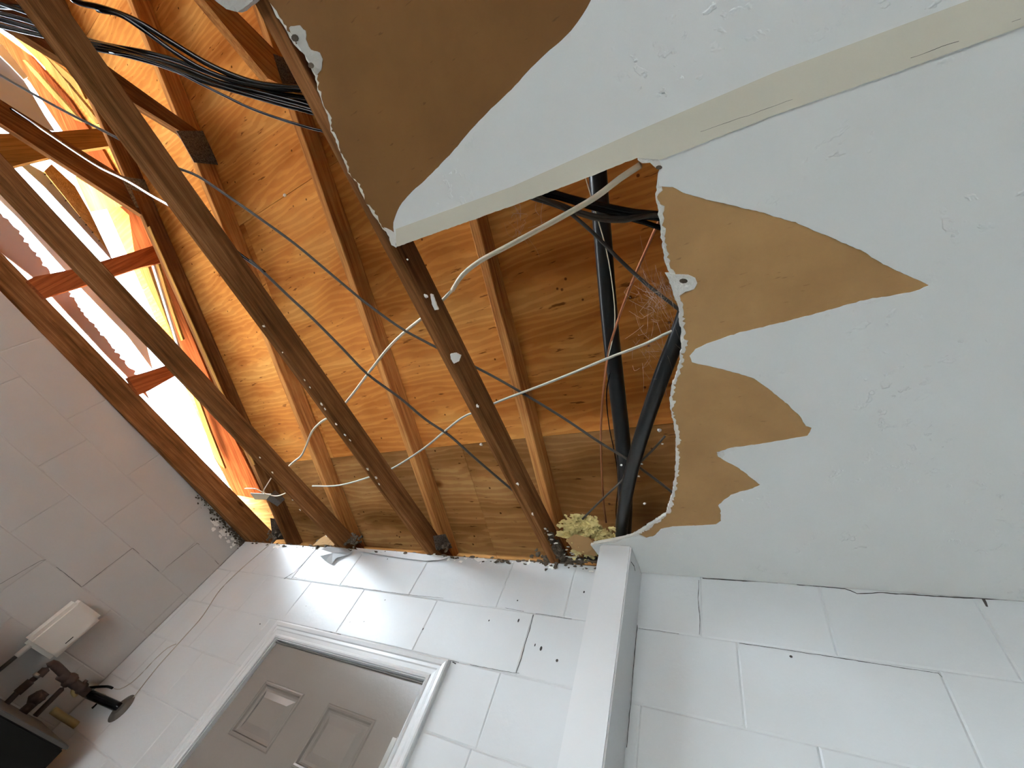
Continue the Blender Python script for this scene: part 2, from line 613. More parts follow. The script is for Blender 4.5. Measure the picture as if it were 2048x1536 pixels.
def ribbon(bm, pts, nrm, w, lift=0.0006, seed=1.0, gaps=0.0, step=0.008):
    """thin irregular crack on a surface"""
    path = []
    for a, b in zip(pts, pts[1:]):
        k = max(1, int((b - a).length / step))
        path += [a.lerp(b, j / k) for j in range(k)]
    path.append(pts[-1])
    prev = None
    for i, p in enumerate(path):
        t = (path[min(i + 1, len(path) - 1)] - path[max(i - 1, 0)]).normalized()
        s = nrm.cross(t)
        off = 0.0012 * noise.noise(p * 60)
        ww = w * (0.55 + 0.9 * abs(noise.noise(p * 35 + Vector((seed, 0, 0)))) + 0.3 * rnd.random())
        if gaps and noise.noise(p * 14 + Vector((0, seed, 0))) < gaps - 0.5:
            prev = None
            continue
        q = p + s * off + nrm * lift
        cur = (bm.verts.new(q - s * ww / 2), bm.verts.new(q + s * ww / 2))
        if prev:
            bm.faces.new((prev[0], prev[1], cur[1], cur[0]))
        prev = cur


# ------------------------------------------------------------------ block walls
def subtract(rect, hole):
    u0, v0, u1, v1 = rect
    a, b, c, d = hole
    if u1 <= a or u0 >= c or v1 <= b or v0 >= d:
        return [rect]
    out = []
    if u0 < a:
        out.append((u0, v0, a, v1))
    if u1 > c:
        out.append((c, v0, u1, v1))
    if v0 < b:
        out.append((max(u0, a), v0, min(u1, c), b))
    if v1 > d:
        out.append((max(u0, a), d, min(u1, c), v1))
    return out


def block_wall(name, m, to3, rects, hole=None, body=None):
    """eased block faces with tight joints in front of a solid body; to3(u, v, depth)"""
    bm = bmesh.new()
    for r in rects:
        for (u0, v0, u1, v1) in (subtract(r, hole) if hole else [r]):
            if u1 - u0 < 0.01 or v1 - v0 < 0.01:
                continue
            g, c, dp = 0.00005, 0.0045, (0.0016 if name == 'wall_left' else 0.0022)
            jt = 0.0007
            out = [(u0 + g, v0 + g), (u1 - g, v0 + g), (u1 - g, v1 - g), (u0 + g, v1 - g)]
            inn = [(u0 + g + c, v0 + g + c), (u1 - g - c, v0 + g + c), (u1 - g - c, v1 - g - c), (u0 + g + c, v1 - g - c)]
            lo = [bm.verts.new(to3(u, v, -0.012)) for u, v in out]
            mi = [bm.verts.new(to3(u, v, -dp)) for u, v in out]
            fr = [bm.verts.new(to3(u, v, jt * noise.noise(Vector((u * 9, v * 9, 2))))) for u, v in inn]
            bm.faces.new(fr)
            for i in range(4):
                j = (i + 1) % 4
                bm.faces.new((mi[i], mi[j], fr[j], fr[i]))
                bm.faces.new((lo[i], lo[j], mi[j], mi[i]))
    for (u0, v0, u1, v1) in body:
        q = [to3(u, v, d) for u, v in ((u0, v0), (u1, v0), (u1, v1), (u0, v1)) for d in (-0.004, -0.19)]
        vs = [bm.verts.new(p) for p in q]
        for f in ((0, 2, 4, 6), (1, 3, 5, 7), (0, 1, 3, 2), (2, 3, 5, 4), (4, 5, 7, 6), (6, 7, 1, 0)):
            bm.faces.new([vs[i] for i in f])
    return struct(obj(name, bm, m))


def course_rects(levels, joints, u0, u1, pitch=0.405):
    out = []
    for k, (v0, v1) in enumerate(levels):
        js = sorted(joints.get(k, []))
        if not js:
            js = [u0 + (0.2 if k % 2 else 0.4)]
        a = js[0]
        while a - pitch > u0:
            a -= pitch
            js.insert(0, a)
        b = js[-1]
        while b + pitch < u1:
            b += pitch
            js.append(b)
        full = [u0]
        for j in js:
            # long runs between two seen joints get the usual joint spacing
            n = max(1, round((j - full[-1]) / 0.41)) if len(full) > 1 else 1
            s = full[-1]
            for i in range(1, n + 1):
                full.append(s + (j - s) * i / n)
        full.append(u1)
        for p, q in zip(full, full[1:]):
            if q - p > 0.004:
                out.append((p, v0, q, v1))
    return out


DOOR = (-1.998, 0.0, -1.088, CZ + 0.418)      # clear opening in the far wall
lv = [(CZ + 0.697, WTOP), (CZ + 0.492, CZ + 0.697)]
z = CZ + 0.492
while z > 0.02:
    lv.append((max(0.0, z - 0.2045), z))
    z -= 0.2045
far_j = {0: [-1.845, -1.378, -0.921, -0.640, -0.2, 0.44], 1: [-1.66, -1.21, -0.757, -0.108, 0.308, 0.72],
         2: [-2.6, -0.811, -0.36, 0.036, 0.45]}
block_wall('wall_far', 'wall', lambda u, v, d: Vector((u, WY - d, v)),
           course_rects(lv, far_j, WX, RIGHT), DOOR,
           [(WX - 0.2, 0, DOOR[0], WTOP), (DOOR[2], 0, RIGHT, WTOP), (DOOR[0], DOOR[3], DOOR[2], WTOP)])
ll = [(CZ + 0.721, WTOP), (CZ + 0.508, CZ + 0.721), (CZ + 0.271, CZ + 0.508)]
z = CZ + 0.271
while z > 0.02:
    ll.append((max(0.0, z - 0.21), z))
    z -= 0.21
left_j = {0: [0.93], 1: [1.083, 0.66], 2: [0.866, 0.45], 3: [0.647]}
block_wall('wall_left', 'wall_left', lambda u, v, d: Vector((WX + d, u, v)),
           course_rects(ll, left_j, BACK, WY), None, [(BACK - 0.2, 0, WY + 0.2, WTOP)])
bm = bmesh.new()
add_box(bm, (RIGHT, BACK, 0), (RIGHT + 0.2, WY + 0.2, WTOP))
struct(obj('wall_right', bm, 'wall'))
bm = bmesh.new()                               # the near wall, behind the camera, with an invented low opening that lets daylight in
for a, b in (((WX - 0.2, 0), (-2.8, WTOP)), ((2.4, 0), (RIGHT + 0.2, WTOP)), ((-2.8, 0.55), (2.4, WTOP))):
    add_box(bm, (a[0], BACK - 0.2, a[1]), (b[0], BACK, b[1]))
struct(obj('wall_near', bm, 'wall'))
bm = bmesh.new()
add_box(bm, (WX - 0.2, BACK - 0.2, -0.15), (RIGHT + 0.2, WY + 0.2, 0))
struct(obj('floor', bm, 'floor'))
bm = bmesh.new()                               # assumed pale concrete yard round the house, bouncing sunlight into the attic
add_box(bm, (-90, -60, -0.35), (60, 60, -0.16))
struct(obj('ground', bm, 'yard'))

# ------------------------------------------------------------------ drywall ceiling with the torn hole
def C2(px, py):
    p = U(px, py, z=CEIL)
    return (p.x, p.y)


corner = [C2(*p) for p in ((790, 495), (1035, 408), (1150, 365), (1283, 312))]
hole_right = [C2(*p) for p in ((1283, 312), (1300, 322), (1322, 328), (1314, 345), (1312, 368), (1311, 400), (1318, 440), (1322, 470), (1326, 500), (1335, 540),
                               (1345, 562), (1350, 590), (1357, 622), (1361, 660), (1363, 700), (1357, 735), (1345, 770), (1339, 800), (1343, 832),
                               (1351, 870), (1352, 910), (1350, 955), (1345, 985), (1338, 1010), (1332, 1030), (1310, 1044), (1285, 1060), (1265, 1073), (1245, 1078), (1229, 1087), (1181, 1090), (1198, 1112))]
hole_left = [C2(*p) for p in ((536, 0), (548, 28), (566, 50), (578, 75), (590, 92), (606, 108), (618, 130), (629, 152), (635, 180), (641, 200), (654, 230), (662, 262),
                              (678, 300), (695, 345), (712, 365), (728, 400), (745, 430), (765, 458), (782, 475), (790, 495))]
tongue = [C2(*p) for p in ((395, -40), (428, 0), (452, 18), (474, 24), (498, 8), (512, -6), (524, -14), (536, 0))]
far_edge = [(-1.15, -0.95), (-1.75, -1.35), (-2.4, -1.6), (WX, -1.75)]
hl = jag([tongue[0]] + tongue[1:], 0.0012, 0.008, 4) + jag(hole_left, 0.0022, 0.005, 1)[1:]
hr = jag(hole_right[:-3], 0.0022, 0.005, 2) + [Vector(p) for p in hole_right[-2:]]
hc = jag(corner, 0.0009, 0.006, 3)
edge = [Vector(p) for p in reversed(far_edge)] + hl + hc[1:-1] + hr         # from left wall round the hole to the post
room = [Vector((hole_right[-1][0], WY - 0.002)), Vector((RIGHT, WY - 0.002)), Vector((RIGHT, BACK)), Vector((WX, BACK))]
CT = 0.0008
bm = bmesh.new()
add_sheet(bm, edge + room, CEIL + 2 * CT, CEIL + 0.013)
ceiling = struct(obj('ceiling', bm, 'gypsum'))


def inset_edge(pts, amount, amp, seed, centre):
    """the paper tears a little back from the broken core"""
    out = []
    for i, p in enumerate(pts):
        a, b = pts[max(0, i - 1)], pts[min(len(pts) - 1, i + 1)]
        t = (Vector(b) - Vector(a))
        if t.length < 1e-9:
            continue
        n = Vector((-t.y, t.x)).normalized()
        if (Vector(p) - centre).dot(n) < 0:
            n = -n
        q = amount + amp * (noise.noise(Vector((p[0] * 38 + seed, p[1] * 38, 0))) + 0.9 * rnd.uniform(-0.5, 0.5))
        out.append(Vector(p) + n * max(0.0006, q))
    return out


# tan paper bared on the lower sheet
ctr = Vector((-0.9, 0.6))
ir = inset_edge(hr[4:-14], 0.0078, 0.0085, 5, ctr)
tan_cut = smooth2([C2(*p) for p in ((1275, 1068), (1290, 1075), (1312, 1062), (1335, 1053), (1400, 1051), (1432, 1048))], 3)[2:] + [Vector(C2(*p)) for p in ((1436, 1040), (1441, 1045), (1442, 1020), (1436, 1012), (1450, 1000))]
tan_cut2 = [(1318, 372), (1345, 375), (1380, 390), (1440, 405), (1520, 424), (1590, 445), (1650, 470), (1720, 500), (1780, 535), (1835, 560), (1858, 571), (1830, 582), (1790, 590), (1720, 602),
            (1640, 625), (1560, 646), (1480, 665), (1420, 685), (1390, 698), (1379, 712), (1384, 724), (1410, 731), (1460, 742), (1508, 757), (1540, 780), (1575, 808), (1602, 835), (1612, 852), (1624, 856), (1615, 872), (1580, 878),
            (1520, 888), (1460, 896), (1440, 903), (1434, 910), (1447, 920), (1470, 932), (1490, 945), (1505, 958), (1521, 970), (1505, 977), (1480, 984), (1462, 990), (1445, 1003), (1437, 1011), (1441, 1020), (1442, 1042), (1432, 1049), (1400, 1051),
            (1345, 1053), (1322, 1058), (1308, 1072), (1292, 1076), (1278, 1071)]
tc = jag([C2(*p) for p in tan_cut2], 0.0011, 0.006, 9)
bm = bmesh.new()
band = [p for p in hr if True]
add_sheet(bm, [Vector(p) for p in ir] + [Vector(p) + Vector((0.02, 0.0)) for p in [C2(1300, 1085)]] + [Vector(C2(*p)) for p in ((1480, 1060), (1470, 1010), (1560, 975), (1480, 915), (1660, 870), (1560, 760), (1450, 715), (1900, 590), (1880, 550), (1600, 420), (1400, 370), (1345, 350))],
          CEIL + CT, CEIL + 2 * CT)
tp = obj('bared_paper', bm, 'paper', ceiling)
tp['label'] = 'tan paper bared where the paint tore off, right of the hole'
il = inset_edge(hl[len(hl) - 95:-1], 0.0050, 0.0075, 8, Vector((-1.6, 0.2)))
top_cut = [(1182, 0), (1165, 30), (1142, 62), (1100, 100), (1062, 136), (1030, 172), (1000, 200), (965, 235), (940, 262), (915, 292), (882, 328), (850, 360), (825, 382), (805, 405), (795, 422), (787, 445), (788, 465), (793, 492)]
tcut = jag(smooth2([C2(*p) for p in top_cut], 2), 0.0007, 0.008, 12)
bm = bmesh.new()
up_far = [Vector((-0.10, -0.55)), Vector((-0.6, -0.9)), Vector((-0.80, -0.75))]
add_sheet(bm, il + [Vector(C2(*p)) for p in ((820, 470), (900, 350), (1000, 260), (1110, 150), (1220, 20))] + [Vector((0.05, -0.55)), Vector((-0.25, -1.1)), Vector((-0.78, -0.72))], CEIL + CT, CEIL + 2 * CT)
dp = obj('bared_paper', bm, 'paper_dark', ceiling)
dp['label'] = 'dark brown paper bared where the paint tore off, above the hole'

# painted skin, in the two sheets either side of the taped joint
tape_up = [C2(*p) for p in ((792, 458), (1024, 373), (1274, 262), (1549, 145), (1939, 0), (2200, -95))] + [(RIGHT, 0.19)]
tape_lo = [C2(*p) for p in ((1322, 319), (1549, 230), (1774, 151), (2048, 52), (2300, -35))] + [(RIGHT, 0.25)]
bm = bmesh.new()
rp = [Vector(p) for p in tape_lo]
nb = [Vector(C2(*p)) for p in ((1229, 1087), (1181, 1090), (1198, 1112))]
low = [Vector(C2(1290, 313))] + [Vector(p) for p in tape_lo] + [Vector((RIGHT, 0.25)), Vector((RIGHT, WY - 0.002)), Vector((hole_right[-1][0], WY - 0.002))] + nb[::-1] + [Vector(C2(1245, 1079)), Vector(C2(1266, 1074))] + tc[::-1] + [Vector(C2(1316, 350)), Vector(C2(1322, 330)), Vector(C2(1301, 323))]
add_sheet(bm, low, CEIL, CEIL + CT)
obj('painted_skin', bm, 'ceil', ceiling)
bm = bmesh.new()
upp = tcut + [Vector(p) for p in hc[1:]] + [Vector(C2(1300, 318))] + [Vector(p) for p in tape_lo] + [Vector((RIGHT, 0.25)), Vector((RIGHT, BACK)), Vector((WX, BACK)), Vector((WX, -2.6)), Vector((-1.6, -1.9)), Vector((-0.5, -1.4)), Vector((-0.1, -0.6))]
add_sheet(bm, upp, CEIL, CEIL + CT)
obj('painted_skin', bm, 'ceil', ceiling)
bm = bmesh.new()
tpoly = [Vector(p) for p in tape_up] + [Vector(p) for p in tape_lo[::-1]] + [Vector(C2(1300, 318)), Vector(C2(1280, 316))] + [Vector(p) for p in hc[1:-1]][::-1]
add_sheet(bm, tpoly, CEIL - 0.0015, CEIL)
tape = obj('joint_tape', bm, 'tape', ceiling)
bm = bmesh.new()
ribbon(bm, [U(*p, z=CEIL) for p in ((1328, 288), (1390, 268), (1470, 240), (1560, 208), (1650, 175), (1760, 138), (1900, 88), (2040, 38))], Vector((0, 0, -1)), 0.0005, 0.0018, 3.0, 0.5)
obj('hairline_crack', bm, 'dirt', tape)
bm = bmesh.new()                               # grey sheet under the topmost tongue of board; its dimness put into the colour
add_sheet(bm, [Vector(p) for p in tongue[1:6]] + [Vector((-0.75, -0.70)), Vector((-0.95, -0.75))], CEIL + CT, CEIL + 2 * CT)
obj('torn_tongue', bm, 'gypsum_grey', ceiling)


def chip_patch(name, px, m, parent, z=CEIL - 0.0004, th=0.003, hole=None):
    bm = bmesh.new()
    add_sheet(bm, jag([C2(*p) for p in px], 0.0016, 0.006, px[0][0], True), z, z + th)
    o = obj(name, bm, m, parent)
    return o


chip_patch('gypsum_patch', ((1330, 545), (1352, 548), (1376, 550), (1390, 556), (1394, 566), (1388, 578), (1370, 583), (1360, 592), (1362, 610), (1350, 600), (1343, 570)), 'gypsum', ceiling)
chip_patch('gypsum_patch', ((578, 55), (600, 50), (612, 62), (612, 78), (622, 100), (640, 105), (645, 118), (642, 140), (632, 150), (622, 130), (610, 110), (596, 92), (585, 72)), 'gypsum_grey', ceiling)
chip_patch('gypsum_patch', ((768, 455), (778, 458), (790, 466), (792, 478), (792, 496), (783, 490), (778, 474)), 'gypsum', ceiling)
chip_patch('gypsum_patch', ((1274, 308), (1285, 306), (1300, 313), (1310, 310), (1320, 325), (1322, 338), (1314, 338), (1300, 326), (1284, 326), (1276, 320)), 'gypsum', ceiling)
chip_patch('gypsum_patch', ((1434, 905), (1447, 902), (1449, 910), (1444, 917), (1436, 913)), 'gypsum', ceiling)
for hx, hy, rr in ((1367, 562, 5), (590, 76, 6), (622, 131, 5), (1318, 335, 3.5), (1308, 313, 4)):
    bm = bmesh.new()
    p = U(hx, hy, z=CEIL - 0.0012)
    bmesh.ops.create_circle(bm, cap_ends=True, segments=9, radius=rr * 0.0013, matrix=Matrix.Translation(p) @ Matrix.Rotation(0.4, 4, 'Z') @ Matrix.Diagonal((1.3, 0.8, 1, 1)))
    obj('nail_hole', bm, 'wool_dark', ceiling)

# ------------------------------------------------------------------ roof
def add_roof_sheet(bm, x0, x1, y0, y1, off=0.092, th=0.012, over=0.0):
    vs = []
    for zo in (0, th):
        for x, y in ((x0, y0), (x1, y0), (x1, y1), (x0, y1)):
            vs.append(bm.verts.new((x, y, roof_z(y, off + zo))))
    for f in ((0, 3, 2, 1), (4, 5, 6, 7), (0, 1, 5, 4), (1, 2, 6, 5), (2, 3, 7, 6), (3, 0, 4, 7)):
        bm.faces.new([vs[i] for i in f])


roof = bpy.data.objects.new('roof_deck', None)
COL.objects.link(roof)
roof['kind'] = 'structure'
roof['label'] = 'sloping plywood roof deck over the rafters'
roof.location = (0, 0, roof_z(0, 0.092))
WORLD[roof.name] = Matrix.Translation(roof.location)
yA = 0.5 * (UR(672, 912, 0.092).y + UR(1180, 868, 0.092).y)
yB = UR(570, 392, 0.092).y
slope = Vector((0, -1, PITCH)).normalized()
for (y0, y1, m, cuts) in ((yA + 0.001, 1.95, 'ply_stained', [-3.4, -1.16, 1.28, RIGHT + 0.3]), (yB + 0.001, yA - 0.001, 'ply', [-3.4, -2.1, 0.34, RIGHT + 0.3]), (yB - 1.22, yB - 0.001, 'ply', [-3.4, -0.95, 1.5, RIGHT + 0.3]), (RIDGE, yB - 1.222, 'ply', [-3.4, -2.0, 0.5, RIGHT + 0.3])):
    for x0, x1 in zip(cuts, cuts[1:]):
        bm = bmesh.new()
        add_roof_sheet(bm, x0 + 0.001, x1 - 0.001, y1, y0)
        fr = frame_from(Vector((x0, y1, roof_z(y1, 0.092))), Vector((1, 0, 0)), slope.cross(Vector((-1, 0, 0))))
        obj('plywood_sheet', bm, m, roof, frame=fr)
bm = bmesh.new()                               # the far slope beyond the ridge
zr = roof_z(RIDGE, 0.092)
vs = [bm.verts.new(p) for p in ((-3.4, RIDGE, zr), (RIGHT + 0.3, RIDGE, zr), (RIGHT + 0.3, -6.1, zr - 4.0 * PITCH), (-3.4, -6.1, zr - 4.0 * PITCH))]
vt = [bm.verts.new(v.co + Vector((0, 0, 0.012))) for v in vs]
bm.faces.new(vs)
bm.faces.new(vt)
for i in range(4):
    bm.faces.new((vs[i], vs[(i + 1) % 4], vt[(i + 1) % 4], vt[i]))
obj('plywood_sheet', bm, 'ply', roof)
bm = bmesh.new()                               # dark layer added over the boards to keep sky light out of the joints
add_roof_sheet(bm, -3.4, RIGHT + 0.3, RIDGE, 1.95, 0.1045, 0.006)
obj('added_felt', bm, 'felt', roof)
bm = bmesh.new()                               # eave board that closes the attic behind the far wall
add_box(bm, (-3.3, WY + 0.20, WTOP - 0.12), (RIGHT + 0.2, WY + 0.24, roof_z(WY + 0.24, 0.092)))
add_box(bm, (-3.3, BACK - 0.24, WTOP - 0.12), (RIGHT + 0.2, BACK - 0.20, roof_z(WY + 0.24, 0.092)))
struct(obj('trim_eave', bm, 'dirty_wood'))
bm = bmesh.new()
for x0, x1, y0, y1 in ((RIGHT + 0.02, RIGHT + 0.06, BACK - 0.2, WY + 0.2), (WX - 0.1, WX - 0.06, BACK - 0.2, -2.0)):
    ys = [y1, RIDGE, y0] if y1 > RIDGE else [y1, y0]
    prof = [(y, roof_z(y, 0.09) if y >= RIDGE else zr - (RIDGE - y) * PITCH - 0.002) for y in ys]
    for x in (x0, x1):
        bm.faces.new([bm.verts.new((x, y, zz)) for y, zz in [(y1, WTOP)] + prof + [(y0, WTOP)]])
struct(obj('wall_gable', bm, 'chord'))
bm = bmesh.new()                               # wall plate on the far wall
add_box(bm, (WX, WY + 0.02, WTOP), (RIGHT, WY + 0.16, CHB - 0.001 + 0.0))
struct(obj('trim_wall_plate', bm, 'dirty_wood'))

# ------------------------------------------------------------------ trusses
def fit_line(pts):
    """ends of the mean line through 3-D points"""
    c = sum(pts, Vector()) / len(pts)
    d = (pts[-1] - pts[0]).normalized()
    for _ in range(20):
        d = sum(((p - c) * ((p - c).dot(d)) for p in pts), Vector()).normalized()
    return c, d


def chord_line(px, y0, y1, zz=CHB):
    c, d = fit_line([U(*p, z=zz) for p in px])
    if d.y > 0:
        d = -d
    return c + d * ((y1 - c.y) / d.y), c + d * ((y0 - c.y) / d.y)


def rafter_line(px, y0, y1):
    c, d = fit_line([UR(*p) for p in px])
    if d.y > 0:
        d = -d
    return c + d * ((y1 - c.y) / d.y), c + d * ((y0 - c.y) / d.y)


TG = 'roof trusses'
trusses = []
specs = [
    ('gable end roof truss beside the left block wall with short blocks against the bright opening', [(0, 573), (147, 719), (283, 855), (440, 1007), (504, 1076)], (0.118, 0.128),
     [(173, 180), (255, 356), (312, 490), (418, 737), (496, 900)], 'chord', 'chord'),
    ('second roof truss from the left wall, standing over the left half of the door', [(0, 372), (150, 540), (256, 643), (378, 772), (497, 898), (655, 1066)], (0.038, 0.089),
     [(263, 0), (353, 230), (532, 655), (589, 812), (672, 1024)], 'chord', 'rafter'),
    ('third roof truss from the left wall, its chord widest at the top of the photo', [(67, 0), (173, 173), (257, 290), (342, 397), (512, 632), (672, 845), (795, 1012), (860, 1100)], (0.038, 0.089),
     [(609, 267), (687, 512), (739, 662), (842, 949), (865, 1024)], 'chord', 'rafter'),
    ('roof truss nearest the ceiling corner, ending above the yellow insulation', [(805, 512), (900, 712), (955, 822), (1022, 952), (1087, 1060)], (0.038, 0.089),
     [(955, 435), (1000, 620), (1060, 850), (1110, 1040)], 'chord', 'rafter'),
]
for i, (lab, cpx, (cw, ch), rpx, cm, rm) in enumerate(specs):
    a, b = chord_line(cpx, -3.4, WY + 0.12)
    if i == 0:                                 # the gable chord is a doubled board that covers the wall top
        a, b = a + Vector((-0.082, 0, 0.004)), b + Vector((-0.082, 0, 0.004))
    ra, rb = rafter_line(rpx, RIDGE + 0.05, WY + 0.15)
    t = thing('roof_truss', lab, 'roof truss', (a + (b - a) * 0.0), TG)
    t.location = b
    WORLD[t.name] = Matrix.Translation(b)
    beam('bottom_chord', b, a, cw, ch, cm, t)
    beam('top_chord', rb, ra, 0.038, 0.0865, rm, t, up=Vector((0, PITCH, 1)))
    trusses.append((t, a, b, ra, rb))


def web(tr, p, q, w, m, up, side=1, h=0.038, name='web'):
    return beam(name, p, q, w, h, m, tr, up=up, side=side)


def plane_board(name, tr, quad_px, x, th, m, parent=True, bevel=0.002):
    """a board lying in the plane x = const, drawn by its outline, TH thick towards -x"""
    pts = [U(*p, x=x) for p in quad_px]
    long_ = (pts[1] - pts[0])
    bm = bmesh.new()
    lo = [bm.verts.new(p) for p in pts]
    hi = [bm.verts.new(p + Vector((-th, 0, 0))) for p in pts]
    n = len(pts)
    bm.faces.new(lo)
    bm.faces.new(hi)
    for i in range(n):
        bm.faces.new((lo[i], lo[(i + 1) % n], hi[(i + 1) % n], hi[i]))
    bm.normal_update()
    fr = frame_from(pts[0], long_, Vector((1, 0, 0)))
    return obj(name, bm, m, tr, frame=fr)


T0, T1, T2, T3 = (t[0] for t in trusses)
RX = [t[4].x + 0.038 for t in trusses]       # right faces of the top chords
# diagonal webs, drawn along both visible edges in the plane of their truss
plane_board('web', T0, ((-60, 161), (255, 358), (345, 414), (288, 433), (-60, 207)), RX[0] - 0.002, 0.034, 'chord')
plane_board('web', T1, ((-20, -36), (405, 268), (392, 300), (360, 262), (-20, 30)), RX[1] - 0.001, 0.036, 'chord')
plane_board('web', T2, ((430, -20), (600, 150), (575, 175), (536, 157), (392, -20)), RX[2] - 0.002, 0.036, 'rafter')
# studs of the gable end
SXP = -2.99
for q in (((55, 560), (70, 553), (153, 537), (263, 505), (335, 482), (345, 520), (280, 535), (183, 567), (107, 590), (90, 596)),
          ((255, 755), (305, 740), (372, 717), (395, 742), (357, 748), (297, 782), (278, 790)),
          ((-20, 268), (103, 264), (192, 257), (232, 252), (245, 286), (218, 292), (152, 302), (50, 326), (-20, 345))):
    plane_board('gable_block', T0, q, SXP, 0.038, 'redwood' if q[0][1] > 300 else 'pale_wood')  # upper block's yellow light is put into its paler wood
# toothed plates
def plate(tr, px, x):
    pts = [U(*p, x=x) for p in px]
    bm = bmesh.new()
    lo = [bm.verts.new(p + Vector((0.0005, 0, 0))) for p in pts]
    hi = [bm.verts.new(p + Vector((0.0025, 0, 0))) for p in pts]
    n = len(pts)
    bm.faces.new(hi)
    bm.faces.new(lo)
    for i in range(n):
        bm.faces.new((lo[i], lo[(i + 1) % n], hi[(i + 1) % n], hi[i]))
    c = sum(pts, Vector()) / n                 # rows of teeth slots
    a = (pts[1] - pts[0])
    d = (pts[-1] - pts[0])
    for i in range(6):
        for j in range(6):
            p = pts[0] + a * (0.12 + 0.13 * i) + d * (0.12 + 0.14 * j) + Vector((0.0035, 0, 0))
            quad(bm, [p, p + a.normalized() * 0.006, p + a.normalized() * 0.006 + d.normalized() * 0.002 + Vector((0.002, 0, 0)), p + d.normalized() * 0.002])
    return obj('nail_plate', bm, 'plate', tr)


plate(T1, ((352, 262), (405, 262), (437, 330), (388, 325)), RX[1])
plate(T2, ((546, 108), (600, 128), (628, 178), (566, 172)), RX[2])
plate(T0, ((240, 352), (290, 360), (340, 425), (272, 415)), RX[0])
for k, (tr, px) in enumerate(((T0, ((540, 1036), (562, 1040), (580, 1078), (545, 1080))), (T1, ((676, 1050), (702, 1052), (716, 1082), (688, 1084))), (T2, ((866, 1072), (890, 1068), (904, 1096), (872, 1100))))):
    plate(tr, px, RX[k])
# toenails / staples with scraps of board left along the chords' lower edges
for tr_i, pxs in ((2, ((565, 705), (609, 760), (643, 808), (650, 818), (672, 848), (690, 870), (700, 880), (735, 938), (752, 955), (758, 968), (620, 775), (527, 652))),
                  (1, ((520, 915), (545, 945), (585, 1000), (600, 1020))),
                  (3, ((815, 519), (852, 592), (910, 716), (955, 812), (1035, 968), (1065, 1028)))):
    tr = trusses[tr_i][0]
    bm = bmesh.new()
    for px, py in pxs:
        p = U(px, py, z=CHB - 0.002)
        blob(bm, p, rnd.uniform(0.0018, 0.0042), 1.0, 2.0, px, 2, (rnd.uniform(0.6, 1.6), rnd.uniform(0.8, 2.2), 0.7))
    o = obj('drywall_scrap', bm, 'chip', tr)
    o['kind'] = 'stuff'
# larger scraps clinging to the chord above the insulation
for j, px in enumerate((((861, 588), (866, 590), (869, 598), (873, 610), (877, 619), (870, 620), (864, 607), (862, 597)), ((901, 708), (912, 706), (922, 711), (918, 722), (908, 727), (902, 718)))):
    bm = bmesh.new()
    add_sheet(bm, jag([tuple(U(*p, z=CHB - 0.003).xy) for p in px], 0.0008, 0.003, j, True), CHB - 0.0045, CHB + 0.0002)
    obj('drywall_scrap', bm, 'chip', T3)

# ------------------------------------------------------------------ what is left of the gable cladding, outside the studs
def gable_board(name, lab, cat, px, x, th, m, group=None, jagged=None, nails=()):
    pts = [U(*p, x=x) for p in px]
    if jagged:
        out = []
        n = len(pts)
        for i in range(n):
            a, b = pts[i], pts[(i + 1) % n]
            k = max(1, int((b - a).length / 0.012)) if i in jagged else 1
            for j in range(k):
                p = a.lerp(b, j / k)
                if i in jagged and j:
                    p = p + Vector((0, 0, rnd.uniform(-0.009, 0.009)))
                out.append(p)
        pts = out
    bm = bmesh.new()
    add_plate(bm, [(p.y, p.z) for p in pts], lambda u, v: (x, u, v), lambda u, v: (x - th, u, v))
    o = obj(name, bm, m)
    tag(o, lab, cat, group)
    if nails:
        for q in nails:
            p = U(*q, x=x)
            b2 = bmesh.new()
            bmesh.ops.create_cone(b2, cap_ends=True, segments=8, radius1=0.004, radius2=0.004, depth=0.012, matrix=Matrix.Translation(p) @ Matrix.Rotation(math.pi / 2, 4, 'Y'))
            obj('nail', b2, 'dirt', o)
    return o


GX = -3.14
gable_board('sheathing_board', 'pinkish sheathing strip with a ragged torn edge along the lowest beam', 'board',
            ((-30, 480), (73, 560), (207, 705), (300, 800), (275, 750), (225, 696), (177, 637), (137, 583), (100, 543), (62, 497), (33, 457), (-30, 395)), GX, 0.012, 'pink_sheet', jagged=(4, 5, 6, 7, 8, 9, 10))
gable_board('siding_board', 'pale siding board with two nails, seen through the bright gap left of the second beam', 'board',
            ((-30, 372), (40, 440), (130, 540), (163, 577), (256, 673), (306, 740), (290, 678), (240, 600), (150, 480), (60, 380), (0, 320)), GX - 0.02, 0.012, 'white_sheet', nails=((67, 451), (134, 521), (271, 666)))
gable_board('siding_board', 'grey siding strip with a row of nails just above the second beam', 'board',
            ((40, 318), (87, 344), (125, 390), (168, 443), (214, 500), (232, 530), (150, 440), (90, 375), (30, 320)), GX, 0.012, 'grey_sheet', nails=((90, 349), (102, 367), (131, 402), (160, 435), (172, 450), (185, 465), (198, 482)))
gable_board('siding_board', 'cream lit siding strip lying above the grey nailed strip', 'board',
            ((103, 328), (150, 372), (180, 424), (222, 512), (214, 502), (168, 443), (125, 388), (88, 342)), GX - 0.05, 0.012, 'pale_wood')
gable_board('gable_panel', 'grey and white weathered panel at the left edge under the thin black cable', 'panel',
            ((-30, 60), (10, 100), (60, 180), (90, 232), (110, 262), (75, 258), (-30, 190)), GX - 0.25, 0.012, 'grey_sheet')
gable_board('trim_strip', 'white strip at the far left edge beside the red overhang', 'strip',
            ((-30, 60), (0, 84), (28, 118), (56, 154), (47, 158), (20, 130), (-30, 82)), GX - 0.2, 0.012, 'white_sheet')


